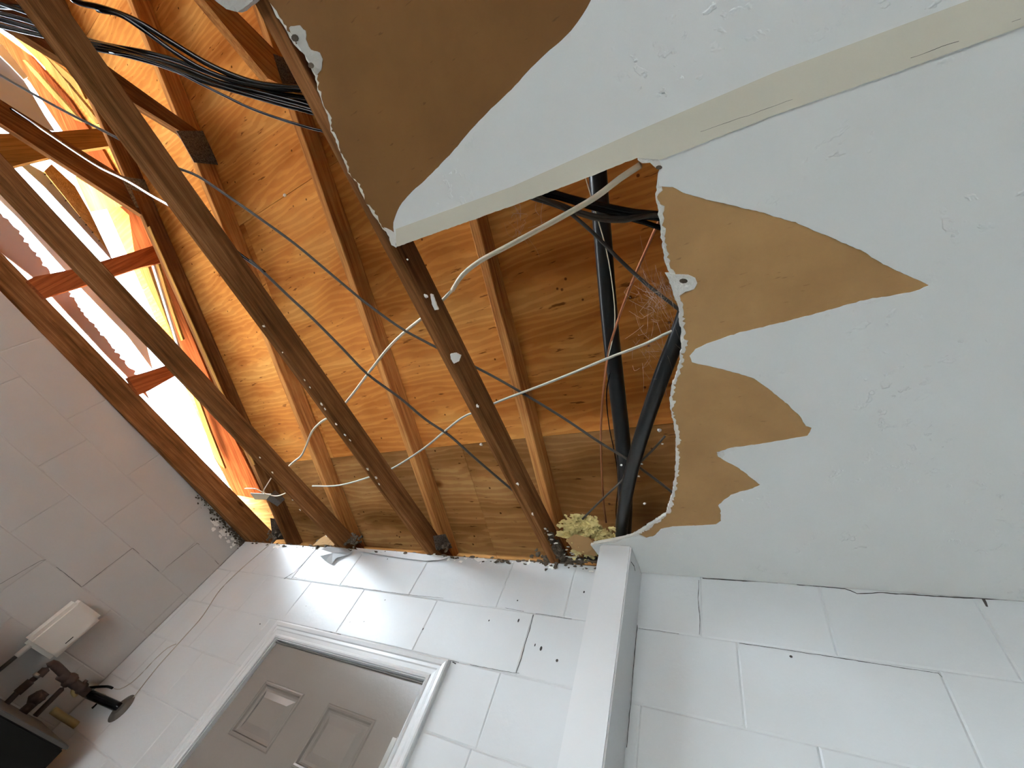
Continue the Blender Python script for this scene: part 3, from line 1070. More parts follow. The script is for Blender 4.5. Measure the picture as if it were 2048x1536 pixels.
# roof overhang boards beyond the gable, running up the slope
def slope_board(name, lab, px, off, th, m, cat='board', group=None):
    pts = [UR(*p, off) for p in px]
    up = Vector((0, PITCH, 1)).normalized()
    bm = bmesh.new()
    add_plate(bm, [(p.x, p.y) for p in pts], lambda u, v: (u, v, roof_z(v, off)), lambda u, v: (u, v, roof_z(v, off + th)))
    fr = frame_from(pts[0], Vector((0, 1, -PITCH)), up)
    return tag(obj(name, bm, m, frame=fr), lab, cat, group)


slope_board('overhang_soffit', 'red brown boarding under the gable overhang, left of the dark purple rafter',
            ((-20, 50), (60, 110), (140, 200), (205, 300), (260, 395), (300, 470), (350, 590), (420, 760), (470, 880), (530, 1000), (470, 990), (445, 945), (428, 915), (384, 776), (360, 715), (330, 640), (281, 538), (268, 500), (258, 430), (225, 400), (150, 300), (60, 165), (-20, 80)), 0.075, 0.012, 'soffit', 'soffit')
OG = 'pale barge strips under the gable overhang'
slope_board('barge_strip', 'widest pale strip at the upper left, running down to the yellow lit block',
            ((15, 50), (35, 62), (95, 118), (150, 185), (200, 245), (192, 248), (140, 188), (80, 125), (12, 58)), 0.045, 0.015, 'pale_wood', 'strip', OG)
slope_board('barge_strip', 'thin cream strip below the widest pale strip at the upper left',
            ((50, 120), (75, 145), (120, 195), (165, 245), (150, 240), (108, 195), (66, 147), (45, 120)), 0.04, 0.012, 'pale_wood', 'strip', OG)
slope_board('barge_strip', 'short bright yellow strip in the wedge left of the big dark beam',
            ((75, 100), (110, 125), (152, 160), (171, 198), (150, 175), (112, 140)), 0.05, 0.012, 'pale_wood', 'strip', OG)
slope_board('barge_strip', 'orange strip with a knot right of the white sky gap', ((279, 538), (296, 534), (334, 640), (352, 690), (328, 636)), 0.03, 0.015, 'pale_wood', 'strip', OG)
slope_board('barge_strip', 'narrow white edged strip beside the orange knotted strip', ((303, 532), (307, 531), (345, 655), (358, 698), (352, 690)), 0.03, 0.012, 'white_sheet', 'strip', OG)
slope_board('barge_strip', 'thin cream strip nearest the dark purple rafter', ((311, 529), (317, 529), (342, 610), (366, 680), (362, 682), (337, 612)), 0.03, 0.012, 'pale_wood', 'strip', OG)
slope_board('barge_strip', 'brown strip beside the lowest white sky gap above the leftmost beam', ((381, 776), (390, 780), (420, 862), (450, 938), (440, 930), (426, 910)), 0.03, 0.012, 'pale_wood', 'strip', OG)
slope_board('plywood_offcut', 'orange plywood triangle under the cable beam near the white sky gap', ((150, 353), (258, 416), (246, 412), (181, 424)), 0.02, 0.012, 'ply', 'panel')
# added pale strip that paints light onto the gable rafter's lower edge
ra, rb = trusses[0][3], trusses[0][4]
c, d = fit_line([UR(*p) for p in ((288, 432), (312, 490), (418, 737), (496, 900))])
beam('painted_lit_edge', c + d * ((0.85 - c.y) / d.y) + Vector((0, 0, -0.006)), c + d * ((-0.62 - c.y) / d.y) + Vector((0, 0, -0.006)), 0.03, 0.006, 'pale_wood', T0, up=Vector((0, PITCH, 1)), wob=0.0)

# ------------------------------------------------------------------ cables and pipes
def cable(name, lab, cat, px, zs, r, m, group=None, sides=8, jitter=0.0):
    n = len(px)
    pts = []
    for i, p in enumerate(px):
        if isinstance(zs, (int, float)):
            zz = zs
        elif len(zs) == n:
            zz = zs[i]
        else:
            zz = zs[0] + (zs[1] - zs[0]) * i / (n - 1)
        q = U(*p, z=CZ + zz)
        pts.append(q)
    o = tube(name, pts, r, m, sides=sides)
    return tag(o, lab, cat, group)


BG = 'black cables of the bundle across the trusses'
Z1 = 1.005
bundle = [
    ('uppermost black cable, arching over the bundle from the top edge of the photo', [(120, -30), (150, 2), (205, 16), (270, 40), (340, 82), (420, 130), (500, 163), (570, 175), (636, 182), (760, 240)], 0.0075, 1.02),
    ('second black cable of the bundle, parting from the uppermost one under the rafter', [(195, 20), (240, 30), (290, 62), (350, 105), (410, 140), (470, 162), (540, 176), (640, 188), (760, 250)], 0.006, 1.015),
    ('black cable along the upper side of the lower strand', [(-20, 0), (60, 28), (110, 52), (160, 75), (215, 90), (290, 104), (350, 120), (430, 150), (520, 180), (645, 205), (770, 270)], 0.006, 1.03),
    ('black cable in the middle of the lower strand', [(-20, 22), (50, 40), (100, 58), (165, 82), (222, 94), (300, 116), (370, 138), (440, 165), (530, 188), (648, 222), (770, 280)], 0.0065, 1.02),
    ('black cable below the middle of the lower strand', [(-20, 34), (60, 56), (120, 74), (180, 90), (225, 100), (310, 124), (390, 154), (460, 178), (540, 198), (650, 230), (770, 290)], 0.006, 1.012),
    ('lowest black cable of the thick strand', [(-20, 48), (60, 66), (120, 80), (190, 98), (240, 108), (320, 130), (400, 160), (470, 182), (560, 208), (655, 236), (780, 300)], 0.006, 1.005),
    ('thin black cable sagging just below the thick strand', [(220, 104), (260, 110), (330, 132), (400, 167), (450, 192), (500, 216), (560, 238), (620, 256), (664, 268), (780, 310)], 0.0035, 1.0),
    ('black cable at the top left corner with a bright glint', [(-20, 12), (30, 14), (70, 22), (110, 45), (150, 70), (230, 96), (320, 122), (420, 160), (540, 190), (648, 215), (770, 275)], 0.0075, 1.04),
]
for lab, px, r, zz in bundle:
    cable('cable', lab, 'cable', px, zz, r, 'black', BG)
RG = 'dark cables across the ceiling corner'
right_bundle = [
    ('thickest dark cable leaving the upper ceiling edge towards the torn right edge', [(960, 350), (1060, 378), (1100, 384), (1150, 398), (1210, 412), (1270, 424), (1312, 428), (1400, 440)], 0.007, 1.0, 'black'),
    ('dark cable just under the thickest one at the torn right edge', [(960, 352), (1070, 385), (1120, 396), (1180, 414), (1240, 428), (1310, 436), (1400, 446)], 0.006, 1.0, 'black'),
    ('grey cable sagging lowest of those that reach the torn right edge', [(960, 355), (1050, 392), (1100, 408), (1150, 426), (1200, 440), (1250, 442), (1300, 432), (1390, 430)], 0.004, 0.99, 'grey_cable'),
    ('dark cable sagging second lowest towards the torn right edge', [(960, 353), (1048, 388), (1110, 405), (1160, 424), (1220, 436), (1270, 434), (1310, 430), (1400, 440)], 0.005, 0.995, 'grey_cable'),
    ('dark cable dropping to a loop at the torn right edge', [(1190, 416), (1240, 432), (1290, 445), (1316, 454), (1380, 470)], 0.006, 1.005, 'black'),
]
for lab, px, r, zz, m in right_bundle:
    cable('cable', lab, 'cable', px, zz, r, m, RG)
cable('cable', 'long grey cable slanting from the upper ceiling edge to the cobwebs', 'cable',
      [(1000, 350), (1065, 388), (1120, 412), (1180, 460), (1240, 520), (1290, 566), (1340, 605), (1365, 625), (1420, 670)], 0.985, 0.0045, 'grey_cable')
cable('cable', 'flat pale cable crossing under the dark cables to the chord by the ceiling corner', 'cable',
      [(1281, 330), (1240, 357), (1190, 395), (1130, 430), (1070, 463), (1010, 495), (960, 522), (925, 550), (905, 580)], [0.925, 1.0], 0.0065, 'cream')
cable('cable', 'white cable climbing from the middle chord up to the chord by the ceiling corner', 'cable',
      [(905, 580), (880, 605), (855, 628), (820, 655), (780, 692), (740, 742), (700, 795), (670, 828), (645, 842), (625, 862), (612, 892), (602, 912), (585, 926), (550, 958)], [1.0, 0.992], 0.0048, 'cream')
cable('cable', 'dusty cable passing under both black pipes and on down left to the lower chords', 'cable',
      [(1420, 640), (1345, 662), (1290, 688), (1220, 715), (1150, 744), (1080, 772), (1005, 800), (955, 822), (925, 835), (890, 862), (850, 895), (790, 934), (750, 950), (700, 966), (665, 972), (625, 972)],
      [0.985] * 6 + [0.995] * 10, 0.0042, 'dusty')
cable('cable', 'thin black cable resting on the diagonal web at the left', 'cable',
      [(-20, 192), (0, 204), (80, 256), (145, 300), (200, 335), (255, 362), (305, 392), (357, 421), (420, 462), (480, 508), (530, 545)], [1.40, 1.40, 1.35, 1.30, 1.25, 1.20, 1.12, 1.04, 1.0, 0.995, 0.995], 0.005, 'black')
cable('cable', 'dark cable slanting from the third truss chord down to the chord above the insulation', 'cable',
      [(500, 520), (530, 547), (575, 590), (620, 632), (680, 692), (735, 748), (800, 796), (850, 838), (900, 872), (960, 925), (1035, 988), (1080, 1020)], 0.993, 0.0048, 'grey_cable')
cable('cable', 'dark cable from the left edge passing a white scrap on the last chord', 'cable',
      [(-20, 138), (0, 150), (70, 190), (140, 228), (200, 258), (265, 292), (340, 330), (395, 352), (450, 388), (520, 437), (590, 488), (650, 538), (700, 580), (740, 612), (800, 655), (850, 683), (905, 711), (985, 752), (1060, 795), (1130, 838), (1200, 885), (1260, 922), (1310, 958), (1345, 985)],
      0.994, 0.0042, 'grey_cable')
cable('copper_tube', 'copper tube bending from the torn right edge down beside the upright black pipe', 'tube',
      [(1320, 440), (1312, 455), (1290, 505), (1268, 555), (1245, 615), (1228, 665), (1217, 705), (1208, 770), (1202, 850), (1203, 930), (1207, 1000), (1212, 1045)], [1.02] * 6 + [1.05] * 6, 0.0034, 'copper')
cable('wire', 'thin white wire hanging along the upright black pipe', 'wire',
      [(1168, 345), (1180, 385), (1196, 440), (1205, 470), (1217, 520), (1226, 580), (1230, 630), (1227, 670), (1217, 712)], 1.03, 0.0014, 'cream')
cable('wire', 'thin dark wire looping behind the copper tube down to the pipes', 'wire',
      [(1220, 745), (1213, 790), (1218, 850), (1228, 900), (1234, 935), (1236, 975), (1232, 1020), (1234, 1055)], 1.06, 0.0018, 'black')
cable('rod', 'short grey rod leaning out of the yellow insulation', 'rod', [(1165, 1038), (1200, 1003), (1240, 965), (1280, 925), (1312, 893), (1330, 872)], [0.93, 0.99], 0.0036, 'grey_cable')
cable('vent_pipe', 'upright black plastic pipe behind the other, running from the upper ceiling edge', 'pipe',
      [(1193, 318), (1198, 380), (1206, 480), (1214, 580), (1223, 680), (1234, 780), (1244, 870), (1250, 950), (1250, 1020), (1247, 1090)], [1.30, 0.99], 0.0262, 'pipe', sides=20)
cable('vent_pipe', 'leaning black plastic pipe in front, coming out of the torn right edge', 'pipe',
      [(1385, 590), (1360, 660), (1330, 735), (1305, 805), (1282, 875), (1262, 945), (1250, 1005), (1243, 1060), (1244, 1100)], [1.0, 0.935], 0.0215, 'pipe', sides=20)
bm = bmesh.new()
pc = U(1233, 742, z=CZ + 1.155)
for a in range(14):
    blob(bm, pc + Vector((rnd.uniform(-0.025, 0.025), rnd.uniform(-0.006, 0.006), -0.022 + rnd.uniform(-0.004, 0.003))), 0.0035, 0.7, 2, a, 1)
tag(obj('grime_collar', bm, 'gypsum_grey'), 'flaky grey grime ring round the upright black pipe', 'grime', kind='stuff')

# junction bracket with short wires at the end of the gable truss
bk = thing('junction_box', 'small dark metal box with lit face and cable ends near the left corner', 'junction box', U(520, 990, z=CZ + 0.96))
zc = CZ + 0.96
c0 = U(520, 990, z=zc)
bm = bmesh.new()
face = [U(*p, z=zc) for p in ((500, 986), (542, 988), (533, 999), (510, 999))]
top = [p + Vector((0, 0, 0.0015)) for p in face]
vs = [bm.verts.new(p) for p in face]
vt = [bm.verts.new(p) for p in top]
bm.faces.new(vs)
bm.faces.new(vt)
for i in range(4):
    bm.faces.new((vs[i], vs[(i + 1) % 4], vt[(i + 1) % 4], vt[i]))
obj('cover', bm, 'cream', bk)  # cream colour paints the sky's reflection on the metal face
bm = bmesh.new()
side = [U(542, 988, z=zc), U(533, 999, z=zc), U(555, 1013, z=zc + 0.012), U(562, 1006, z=zc + 0.012)]
vs = [bm.verts.new(p) for p in side]
vt = [bm.verts.new(p + Vector((0, 0, 0.03))) for p in side]
bm.faces.new(vs)
bm.faces.new(vt)
for i in range(4):
    bm.faces.new((vs[i], vs[(i + 1) % 4], vt[(i + 1) % 4], vt[i]))
obj('body', bm, 'plate', bk)
for px in ([(490, 977), (505, 977), (515, 979), (530, 987)], [(545, 952), (535, 968), (527, 982), (530, 987)], [(530, 987), (550, 992), (565, 989), (576, 983)]):
    tube('wire_end', [U(*p, z=zc - 0.001) for p in px], 0.0028, 'cream', bk)

# ------------------------------------------------------------------ insulation, debris, scraps
ins = thing('insulation_clump', 'torn clump of yellow insulation sticking out beside the white post', 'insulation', U(1175, 1080, z=CZ + 0.93))
bm = bmesh.new()
ri = random.Random(21)
for (px, py, zz, r, sq) in ((1148, 1050, 0.932, 0.026, (1.2, 0.8, 0.7)), (1180, 1052, 0.93, 0.028, (1, 1, 0.7)), (1150, 1076, 0.925, 0.027, (1.1, 1, 0.7)), (1214, 1074, 0.94, 0.02, (0.8, 1.1, 0.8)), (1176, 1100, 0.92, 0.022, (1.2, 1, 0.7)), (1196, 1066, 0.935, 0.026, (1, 1, 0.7)), (1136, 1064, 0.935, 0.014, (1, 1, 0.7)), (1172, 1040, 0.945, 0.016, (1.5, 0.6, 0.6)), (1160, 1095, 0.92, 0.02, (1, 1, 0.8)), (1140, 1046, 0.94, 0.012, (1.6, 0.7, 0.7))):
    blob(bm, U(px, py, z=CZ + zz), r, 1.0, 3.3, px * 0.37, 4, sq)
    for k in range(7):                         # tufts pulled out of the batt
        q = U(px + ri.gauss(0, 13), py + ri.gauss(0, 11), z=CZ + zz - 0.004)
        blob(bm, q, ri.uniform(0.004, 0.011), 1.3, 3.0, px + k * 3.7, 2, (ri.uniform(0.7, 2.0), ri.uniform(0.6, 1.4), 0.6))
obj('fibre', bm, 'wool', ins, smooth=False)
bm = bmesh.new()                               # brown facing paper folded over the batt
pf = [U(px, py, z=CZ + zz) for px, py, zz in ((1132, 1080, 0.905), (1150, 1068, 0.9), (1178, 1076, 0.898), (1196, 1092, 0.897), (1190, 1112, 0.9), (1168, 1108, 0.898), (1146, 1098, 0.9))]
bm.faces.new([bm.verts.new(p) for p in pf])
bmesh.ops.triangulate(bm, faces=bm.faces[:])
bmesh.ops.solidify(bm, geom=bm.faces[:], thickness=0.0008)
obj('facing_paper', bm, 'paper', ins)
bm = bmesh.new()
for (px, py, zz, r, sq) in ((1100, 1075, 0.93, 0.016, (1, 1, 1)), (1112, 1092, 0.925, 0.02, (0.8, 1.2, 1)), (1122, 1108, 0.92, 0.018, (1, 1, 1)), (1135, 1122, 0.915, 0.018, (1.3, 0.8, 0.7)), (1160, 1122, 0.918, 0.018, (1.5, 0.7, 0.6)), (1182, 1118, 0.922, 0.02, (1.4, 0.7, 0.6)), (1092, 1062, 0.935, 0.01, (1, 1, 1))):
    blob(bm, U(px, py, z=CZ + zz), r, 0.9, 2.6, px * 0.11, 3, sq)
obj('dirty_fringe', bm, 'wool_dark', ins)
bm = bmesh.new()
for i in range(26):
    t = rnd.random()
    p = U(1086 + 70 * t + rnd.uniform(-8, 8), 1060 + 62 * t + rnd.uniform(-8, 10), z=CZ + 0.915)
    blob(bm, p, rnd.uniform(0.0025, 0.006), 0.9, 2, i * 1.3, 1, (1.6, 0.8, 0.6))
o = obj('plaster_crumbs', bm, 'gypsum_grey', ins)
o['kind'] = 'stuff'

sc_ = thing('drywall_scrap', 'brown torn drywall scrap on the wall top under the third beam end from the right', 'drywall scrap', U(655, 1078, y=WY - 0.005))
bm = bmesh.new()
poly = [U(*p, y=WY - 0.012) for p in ((625, 1091), (640, 1077), (655, 1068), (668, 1062), (676, 1072), (672, 1082), (668, 1091), (650, 1089))]
vs = [bm.verts.new(p) for p in poly]
vt = [bm.verts.new(p + Vector((0, 0.012, 0.0))) for p in poly]
bm.faces.new(vs)
bm.faces.new(vt)
for i in range(len(vs)):
    bm.faces.new((vs[i], vs[(i + 1) % len(vs)], vt[(i + 1) % len(vs)], vt[i]))
obj('paper_side', bm, 'paper', sc_)
for (px, py, r) in ((656, 1069, 0.013), (667, 1077, 0.009), (673, 1083, 0.006)):
    bm = bmesh.new()
    blob(bm, U(px, py, y=WY - 0.014), r, 1.0, 2.8, px, 3, (1.2, 0.5, 0.9))
    obj('plaster_lump', bm, 'chip', sc_)

# dark rubbish and flaking along the wall top
bm = bmesh.new()
for i in range(330):
    s = rnd.random()
    x = WX + 0.06 + (2.47) * s
    blob(bm, Vector((x, WY - 0.004 + rnd.uniform(-0.004, 0.03), WTOP - 0.006 + rnd.uniform(-0.012, 0.012))), rnd.uniform(0.002, 0.008), 1.1, 2, i, 1, (1.8, 0.6, 0.8))
for i in range(150):
    blob(bm, Vector((WX + 0.005, WY - 0.45 * rnd.random() ** 1.6, WTOP - 0.004 - abs(rnd.gauss(0, 0.02)))), rnd.uniform(0.002, 0.008), 0.9, 2, i, 1, (0.6, 1.2, 0.9))
for cx, cy, n, rr in ((700, 1080, 60, 20), (886, 1094, 26, 12), (545, 1072, 26, 12), (650, 1086, 18, 20), (1090, 1118, 24, 26)):
    for i in range(n):
        blob(bm, U(cx + rnd.gauss(0, rr * 0.6), cy + rnd.gauss(0, rr * 0.35), y=WY - 0.006), rnd.uniform(0.004, 0.012), 0.9, 2, i * 2.1, 1, (1, 0.7, 1))
tag(obj('wall_top_dirt', bm, 'wool_dark'), 'dark crumbly dirt along the top of the block walls under the beam ends', 'dirt', kind='stuff')
bm = bmesh.new()
for i in range(46):
    s = rnd.random()
    blob(bm, Vector((WX + 0.2 + 2.3 * s, WY - 0.002, WTOP - 0.014 + rnd.uniform(-0.016, 0.008))), 0.0015 + 0.009 * rnd.random() ** 2, 1.3, 2.4, i + 0.4, 2, (rnd.uniform(0.8, 3.0), 0.2, rnd.uniform(0.4, 1.2)))
for i in range(26):
    blob(bm, Vector((WX + 0.004, WY - 0.04 - 0.22 * rnd.random(), WTOP - 0.03 - 0.05 * rnd.random())), rnd.uniform(0.004, 0.011), 1.2, 2.6, i + 5.4, 2, (0.18, 1.4, 1.0))
tag(obj('flaking_paint', bm, 'chip'), 'white flaking paint and plaster along the wall tops near the corner', 'paint flakes', kind='stuff')
pl = [(640, 1098), (655, 1093), (690, 1096), (705, 1104), (695, 1110), (672, 1116), (664, 1128), (650, 1122), (640, 1112)]
bm = bmesh.new()
pp = [U(*p, y=WY - 0.006 - 0.01 * rnd.random()) for p in pl]
cc = sum(pp, Vector()) / len(pp) + Vector((0, -0.012, 0))
vc = bm.verts.new(cc)
vs = [bm.verts.new(p) for p in pp]
for i in range(len(vs)):
    bm.faces.new((vc, vs[i], vs[(i + 1) % len(vs)]))
bmesh.ops.solidify(bm, geom=bm.faces[:], thickness=0.001)
tag(obj('paint_flake', bm, 'trim'), 'large curled white paint flake under the brown drywall scrap', 'paint flake')
bm = bmesh.new()
pl = [(712, 1096), (760, 1100), (830, 1106), (868, 1112), (900, 1114), (880, 1120), (850, 1122), (800, 1116), (750, 1108), (720, 1103)]
pp = [U(*p, y=WY - 0.004 - 0.008 * rnd.random()) for p in pl]
vs = [bm.verts.new(p) for p in pp]
f = bm.faces.new(vs)
bmesh.ops.triangulate(bm, faces=[f])
bmesh.ops.solidify(bm, geom=bm.faces[:], thickness=0.001)
tag(obj('paint_flake', bm, 'trim'), 'long white paint strip peeling off the wall top above the door head', 'paint flake')
# bright loose bits caught in webs
CG = 'white crumbs caught near the black pipes'
for j, (px, py, zz, s) in enumerate(((1319, 860, 1.03, 6), (1250, 960, 0.955, 6), (1278, 953, 1.02, 4), (1289, 1007, 0.99, 5), (1284, 928, 1.0, 4), (1243, 930, 0.97, 5), (1325, 888, 1.05, 3), (569, 390, 1.44, 8), (962, 889, 1.16, 7))):
    bm = bmesh.new()
    p = U(px, py, z=CZ + zz)
    blob(bm, p, s * 0.0009, 0.8, 2.2, j * 3.1, 1, (1.1, 1, 0.8))
    labs = ('white crumb high beside the leaning black pipe', 'pale crumb on the leaning pipe where the grey rod crosses it', 'small pale crumb right of the rod crossing', 'lowest white crumb right of the leaning pipe',
            'tiny crumb above the grey rod', 'pale crumb where the dark cable meets the upright pipe', 'smallest crumb near the torn right edge',
            'white tag hanging on the plywood joint between the upper rafters', 'white tag at the plywood joint left of the last chord')
    tag(obj('plaster_crumb', bm, 'chip'), labs[j], 'crumb', CG if j < 7 else 'white tags on the plywood joints')

# cobwebs
def cobweb(lab, cx, cy, zz, spread, n, seed):
    r = random.Random(seed)
    bm = bmesh.new()
    for i in range(n):
        a = U(cx + r.gauss(0, spread), cy + r.gauss(0, spread * 1.1), z=CZ + zz + r.uniform(-0.02, 0.05))
        b = a + Vector((r.gauss(0, 0.02), r.gauss(0, 0.04), r.gauss(0, 0.03)))
        m_ = (a + b) / 2 + Vector((r.gauss(0, 0.006), r.gauss(0, 0.006), r.gauss(0, 0.006)))
        add_tube(bm, spline([a, m_, b], 0.01), r.choice((0.00012, 0.00015, 0.00028)), 3)
    return tag(obj('cobweb', bm, 'web'), lab, 'cobweb', kind='stuff')


cobweb('dusty cobweb beside the torn right edge above the leaning pipe', 1312, 600, 0.97, 17, 110, 1)
cobweb('dusty cobweb under the grey cable beside the leaning pipe', 1300, 705, 0.97, 22, 34, 2)
cobweb('fine cobweb under the upper ceiling edge left of the pipes', 1040, 440, 0.96, 18, 26, 3)

# ------------------------------------------------------------------ post, door, casing, cracks
bm = bmesh.new()
add_box(bm, (-0.497, 1.16, 0), (-0.388, WY, CEIL - 0.001), 0.004)
post = tag(obj('post', bm, 'trim'), 'white boxed post standing against the far block wall, right of the door', 'post')
bm = bmesh.new()
ribbon(bm, [U(*p, x=-0.3865) for p in ((1262, 1124), (1268, 1132), (1270, 1142))], Vector((1, 0, 0)), 0.004, 0.0004)
obj('gap', bm, 'dirt', post)

door = thing('door_1', 'taupe panelled door in the far block wall', 'door', (DOOR[0], WY, 0))
door['kind'] = 'structure'
yd = 1.322
bm = bmesh.new()
xs = [DOOR[0] + 0.004, -1.880, -1.620, -1.473, -1.222, DOOR[2] - 0.004]
rows = [(0.19, 0.86), (0.98, CZ - 0.02), (CZ + 0.090, CZ + 0.275)]
zs = [0.01] + [v for r in rows for v in r] + [DOOR[3] - 0.004]
for i in range(5):
    for j in range(len(zs) - 1):
        if i in (1, 3) and j in (1, 3, 5):
            continue
        quad(bm, [(xs[i], yd, zs[j]), (xs[i + 1], yd, zs[j]), (xs[i + 1], yd, zs[j + 1]), (xs[i], yd, zs[j + 1])])
add_box(bm, (xs[0], yd + 0.012, zs[0]), (xs[-1], yd + 0.044, zs[-1]))
for a, b in (((xs[0], zs[0]), (xs[-1], zs[0])), ((xs[0], zs[-1]), (xs[-1], zs[-1])), ((xs[0], zs[0]), (xs[0], zs[-1])), ((xs[-1], zs[0]), (xs[-1], zs[-1]))):
    quad(bm, [(a[0], yd, a[1]), (b[0], yd, b[1]), (b[0], yd + 0.012, b[1]), (a[0], yd + 0.012, a[1])])
slab = obj('door_leaf', bm, 'door', door)
steps = [(0.0, 0.0), (0.003, -0.004), (0.008, -0.006), (0.013, -0.004), (0.017, 0.004), (0.022, 0.007), (0.030, 0.007), (0.052, -0.002), (0.055, -0.002)]
for i in (1, 3):
    for r0, r1 in rows:
        bm = bmesh.new()
        prev = None
        for ins_, dep in steps:
            ring = [bm.verts.new(p) for p in ((xs[i] + ins_, yd + dep, r0 + ins_), (xs[i + 1] - ins_, yd + dep, r0 + ins_), (xs[i + 1] - ins_, yd + dep, r1 - ins_), (xs[i] + ins_, yd + dep, r1 - ins_))]
            if prev:
                for k in range(4):
                    bm.faces.new((prev[k], prev[(k + 1) % 4], ring[(k + 1) % 4], ring[k]))
            prev = ring
        bm.faces.new(prev)
        obj('panel', bm, 'door', slab)
bm = bmesh.new()                              # moulded casing, mitred round the head and both sides
prof = [(0.0, 0.0), (0.0, 0.011), (0.006, 0.014), (0.012, 0.012), (0.016, 0.009), (0.030, 0.010), (0.034, 0.013), (0.044, 0.013), (0.048, 0.017), (0.060, 0.019), (0.066, 0.017), (0.068, 0.012), (0.068, 0.0)]
path = [(DOOR[0], 0.0, -1, 0), (DOOR[0], DOOR[3], -1, 1), (DOOR[2], DOOR[3], 1, 1), (DOOR[2], 0.0, 1, 0)]
prev = None
for (x, zz, sx, sz) in path:
    ring = [bm.verts.new((x + sx * (a + 0.002), WY - b, zz + sz * (a + 0.002))) for a, b in prof]
    if prev:
        for k in range(len(prof) - 1):
            bm.faces.new((prev[k], prev[k + 1], ring[k + 1], ring[k]))
    prev = ring
obj('casing', bm, 'trim', door)
bm = bmesh.new()                              # jamb lining with stop
for (x0, x1, z0, z1) in ((DOOR[0] - 0.02, DOOR[0] + 0.002, 0, DOOR[3] + 0.02), (DOOR[2] - 0.002, DOOR[2] + 0.02, 0, DOOR[3] + 0.02), (DOOR[0], DOOR[2], DOOR[3] - 0.002, DOOR[3] + 0.02)):
    add_box(bm, (x0, WY - 0.003, z0), (x1, WY + 0.13, z1))
obj('jamb', bm, 'trim', door)
bm = bmesh.new()                              # weatherstrip along the head
add_tube(bm, [Vector((DOOR[0] + 0.003, yd - 0.004, DOOR[3] - 0.009)), Vector((DOOR[2] - 0.003, yd - 0.004, DOOR[3] - 0.009))], 0.0045, 8)
obj('weatherstrip', bm, 'plate', door)
bm = bmesh.new()
hx = DOOR[2] - 0.004
for k in range(5):
    z0 = CZ + 0.145 + k * 0.0215
    bmesh.ops.create_cone(bm, cap_ends=True, segments=12, radius1=0.0065, radius2=0.0065, depth=0.0205, matrix=Matrix.Translation((hx, yd - 0.010, z0 + 0.01)))
bmesh.ops.create_cone(bm, cap_ends=True, segments=10, radius1=0.0035, radius2=0.005, depth=0.008, matrix=Matrix.Translation((hx, yd - 0.010, CZ + 0.258)))
add_box(bm, (hx - 0.03, yd - 0.0045, CZ + 0.147), (hx, yd - 0.002, CZ + 0.25))
obj('hinge', bm, 'steel', door)

wall = bpy.data.objects['wall_far']
FN = Vector((0, -1, 0))
def crack(wallo, pxs, n, w, gaps=0.0, seed=1.0, **kw):
    bm = bmesh.new()
    ribbon(bm, [U(*p, **kw) for p in pxs], n, w, 0.0012, seed, gaps)
    return obj('crack', bm, 'dirt', wallo)


for pxs, w, g in (
        ([(1405, 1157), (1450, 1160), (1530, 1164), (1600, 1170), (1690, 1178), (1702, 1182), (1714, 1188), (1760, 1186), (1830, 1190), (1900, 1195), (1971, 1198), (2060, 1203)], 0.0034, 0.2),
        ([(1966, 1197), (1970, 1205), (1974, 1214)], 0.006, 0.0),
        ([(637, 1093), (620, 1112), (604, 1130), (590, 1144), (568, 1158)], 0.0038, 0.12),
        ([(1272, 1140), (1274, 1200), (1275, 1250), (1270, 1300), (1262, 1400), (1255, 1480), (1250, 1536)], 0.002, 0.25),
        ([(1277, 1257), (1330, 1264), (1393, 1274)], 0.0013, 0.3),
        ([(1479, 1287), (1550, 1297), (1650, 1312), (1760, 1329), (1876, 1347), (1884, 1355)], 0.0014, 0.3),
        ([(1398, 1160), (1396, 1200), (1400, 1240), (1399, 1276)], 0.0016, 0.3),
        ([(578, 1154), (640, 1163), (720, 1176), (820, 1190), (912, 1199), (990, 1212), (1067, 1227)], 0.0011, 0.38),
        ([(1067, 1230), (1060, 1258), (1050, 1290), (1042, 1320), (1032, 1346)], 0.0026, 0.1),
        ([(900, 1321), (960, 1334), (1030, 1346), (1080, 1352)], 0.0013, 0.35),
        ([(1067, 1228), (1080, 1228), (1130, 1236), (1168, 1242)], 0.0012, 0.3),
        ([(640, 1261), (660, 1265), (682, 1270)], 0.0045, 0.0),
        ([(700, 1275), (760, 1290), (820, 1304), (846, 1310), (890, 1320)], 0.0022, 0.42),
        ([(560, 1247), (600, 1252), (640, 1260)], 0.0012, 0.3),
        ([(905, 1324), (912, 1328)], 0.004, 0.0)):
    crack(wall, pxs, FN, w, g, pxs[0][0], y=WY)
lw = bpy.data.objects['wall_left']
LN = Vector((1, 0, 0))
for pxs, w, g in (
        ([(0, 1168), (45, 1142), (80, 1122), (92, 1119), (130, 1147), (163, 1174), (215, 1134), (265, 1096), (292, 1119), (320, 1144), (358, 1114), (395, 1086), (418, 1108), (440, 1132)], 0.0016, 0.22),
        ([(440, 1132), (470, 1104), (498, 1080)], 0.003, 0.1),
        ([(345, 932), (390, 980), (430, 1020), (470, 1055)], 0.004, 0.25)):
    crack(lw, pxs, LN, w, g, pxs[0][0] + 3, x=WX)
bm = bmesh.new()                               # specks on the far wall
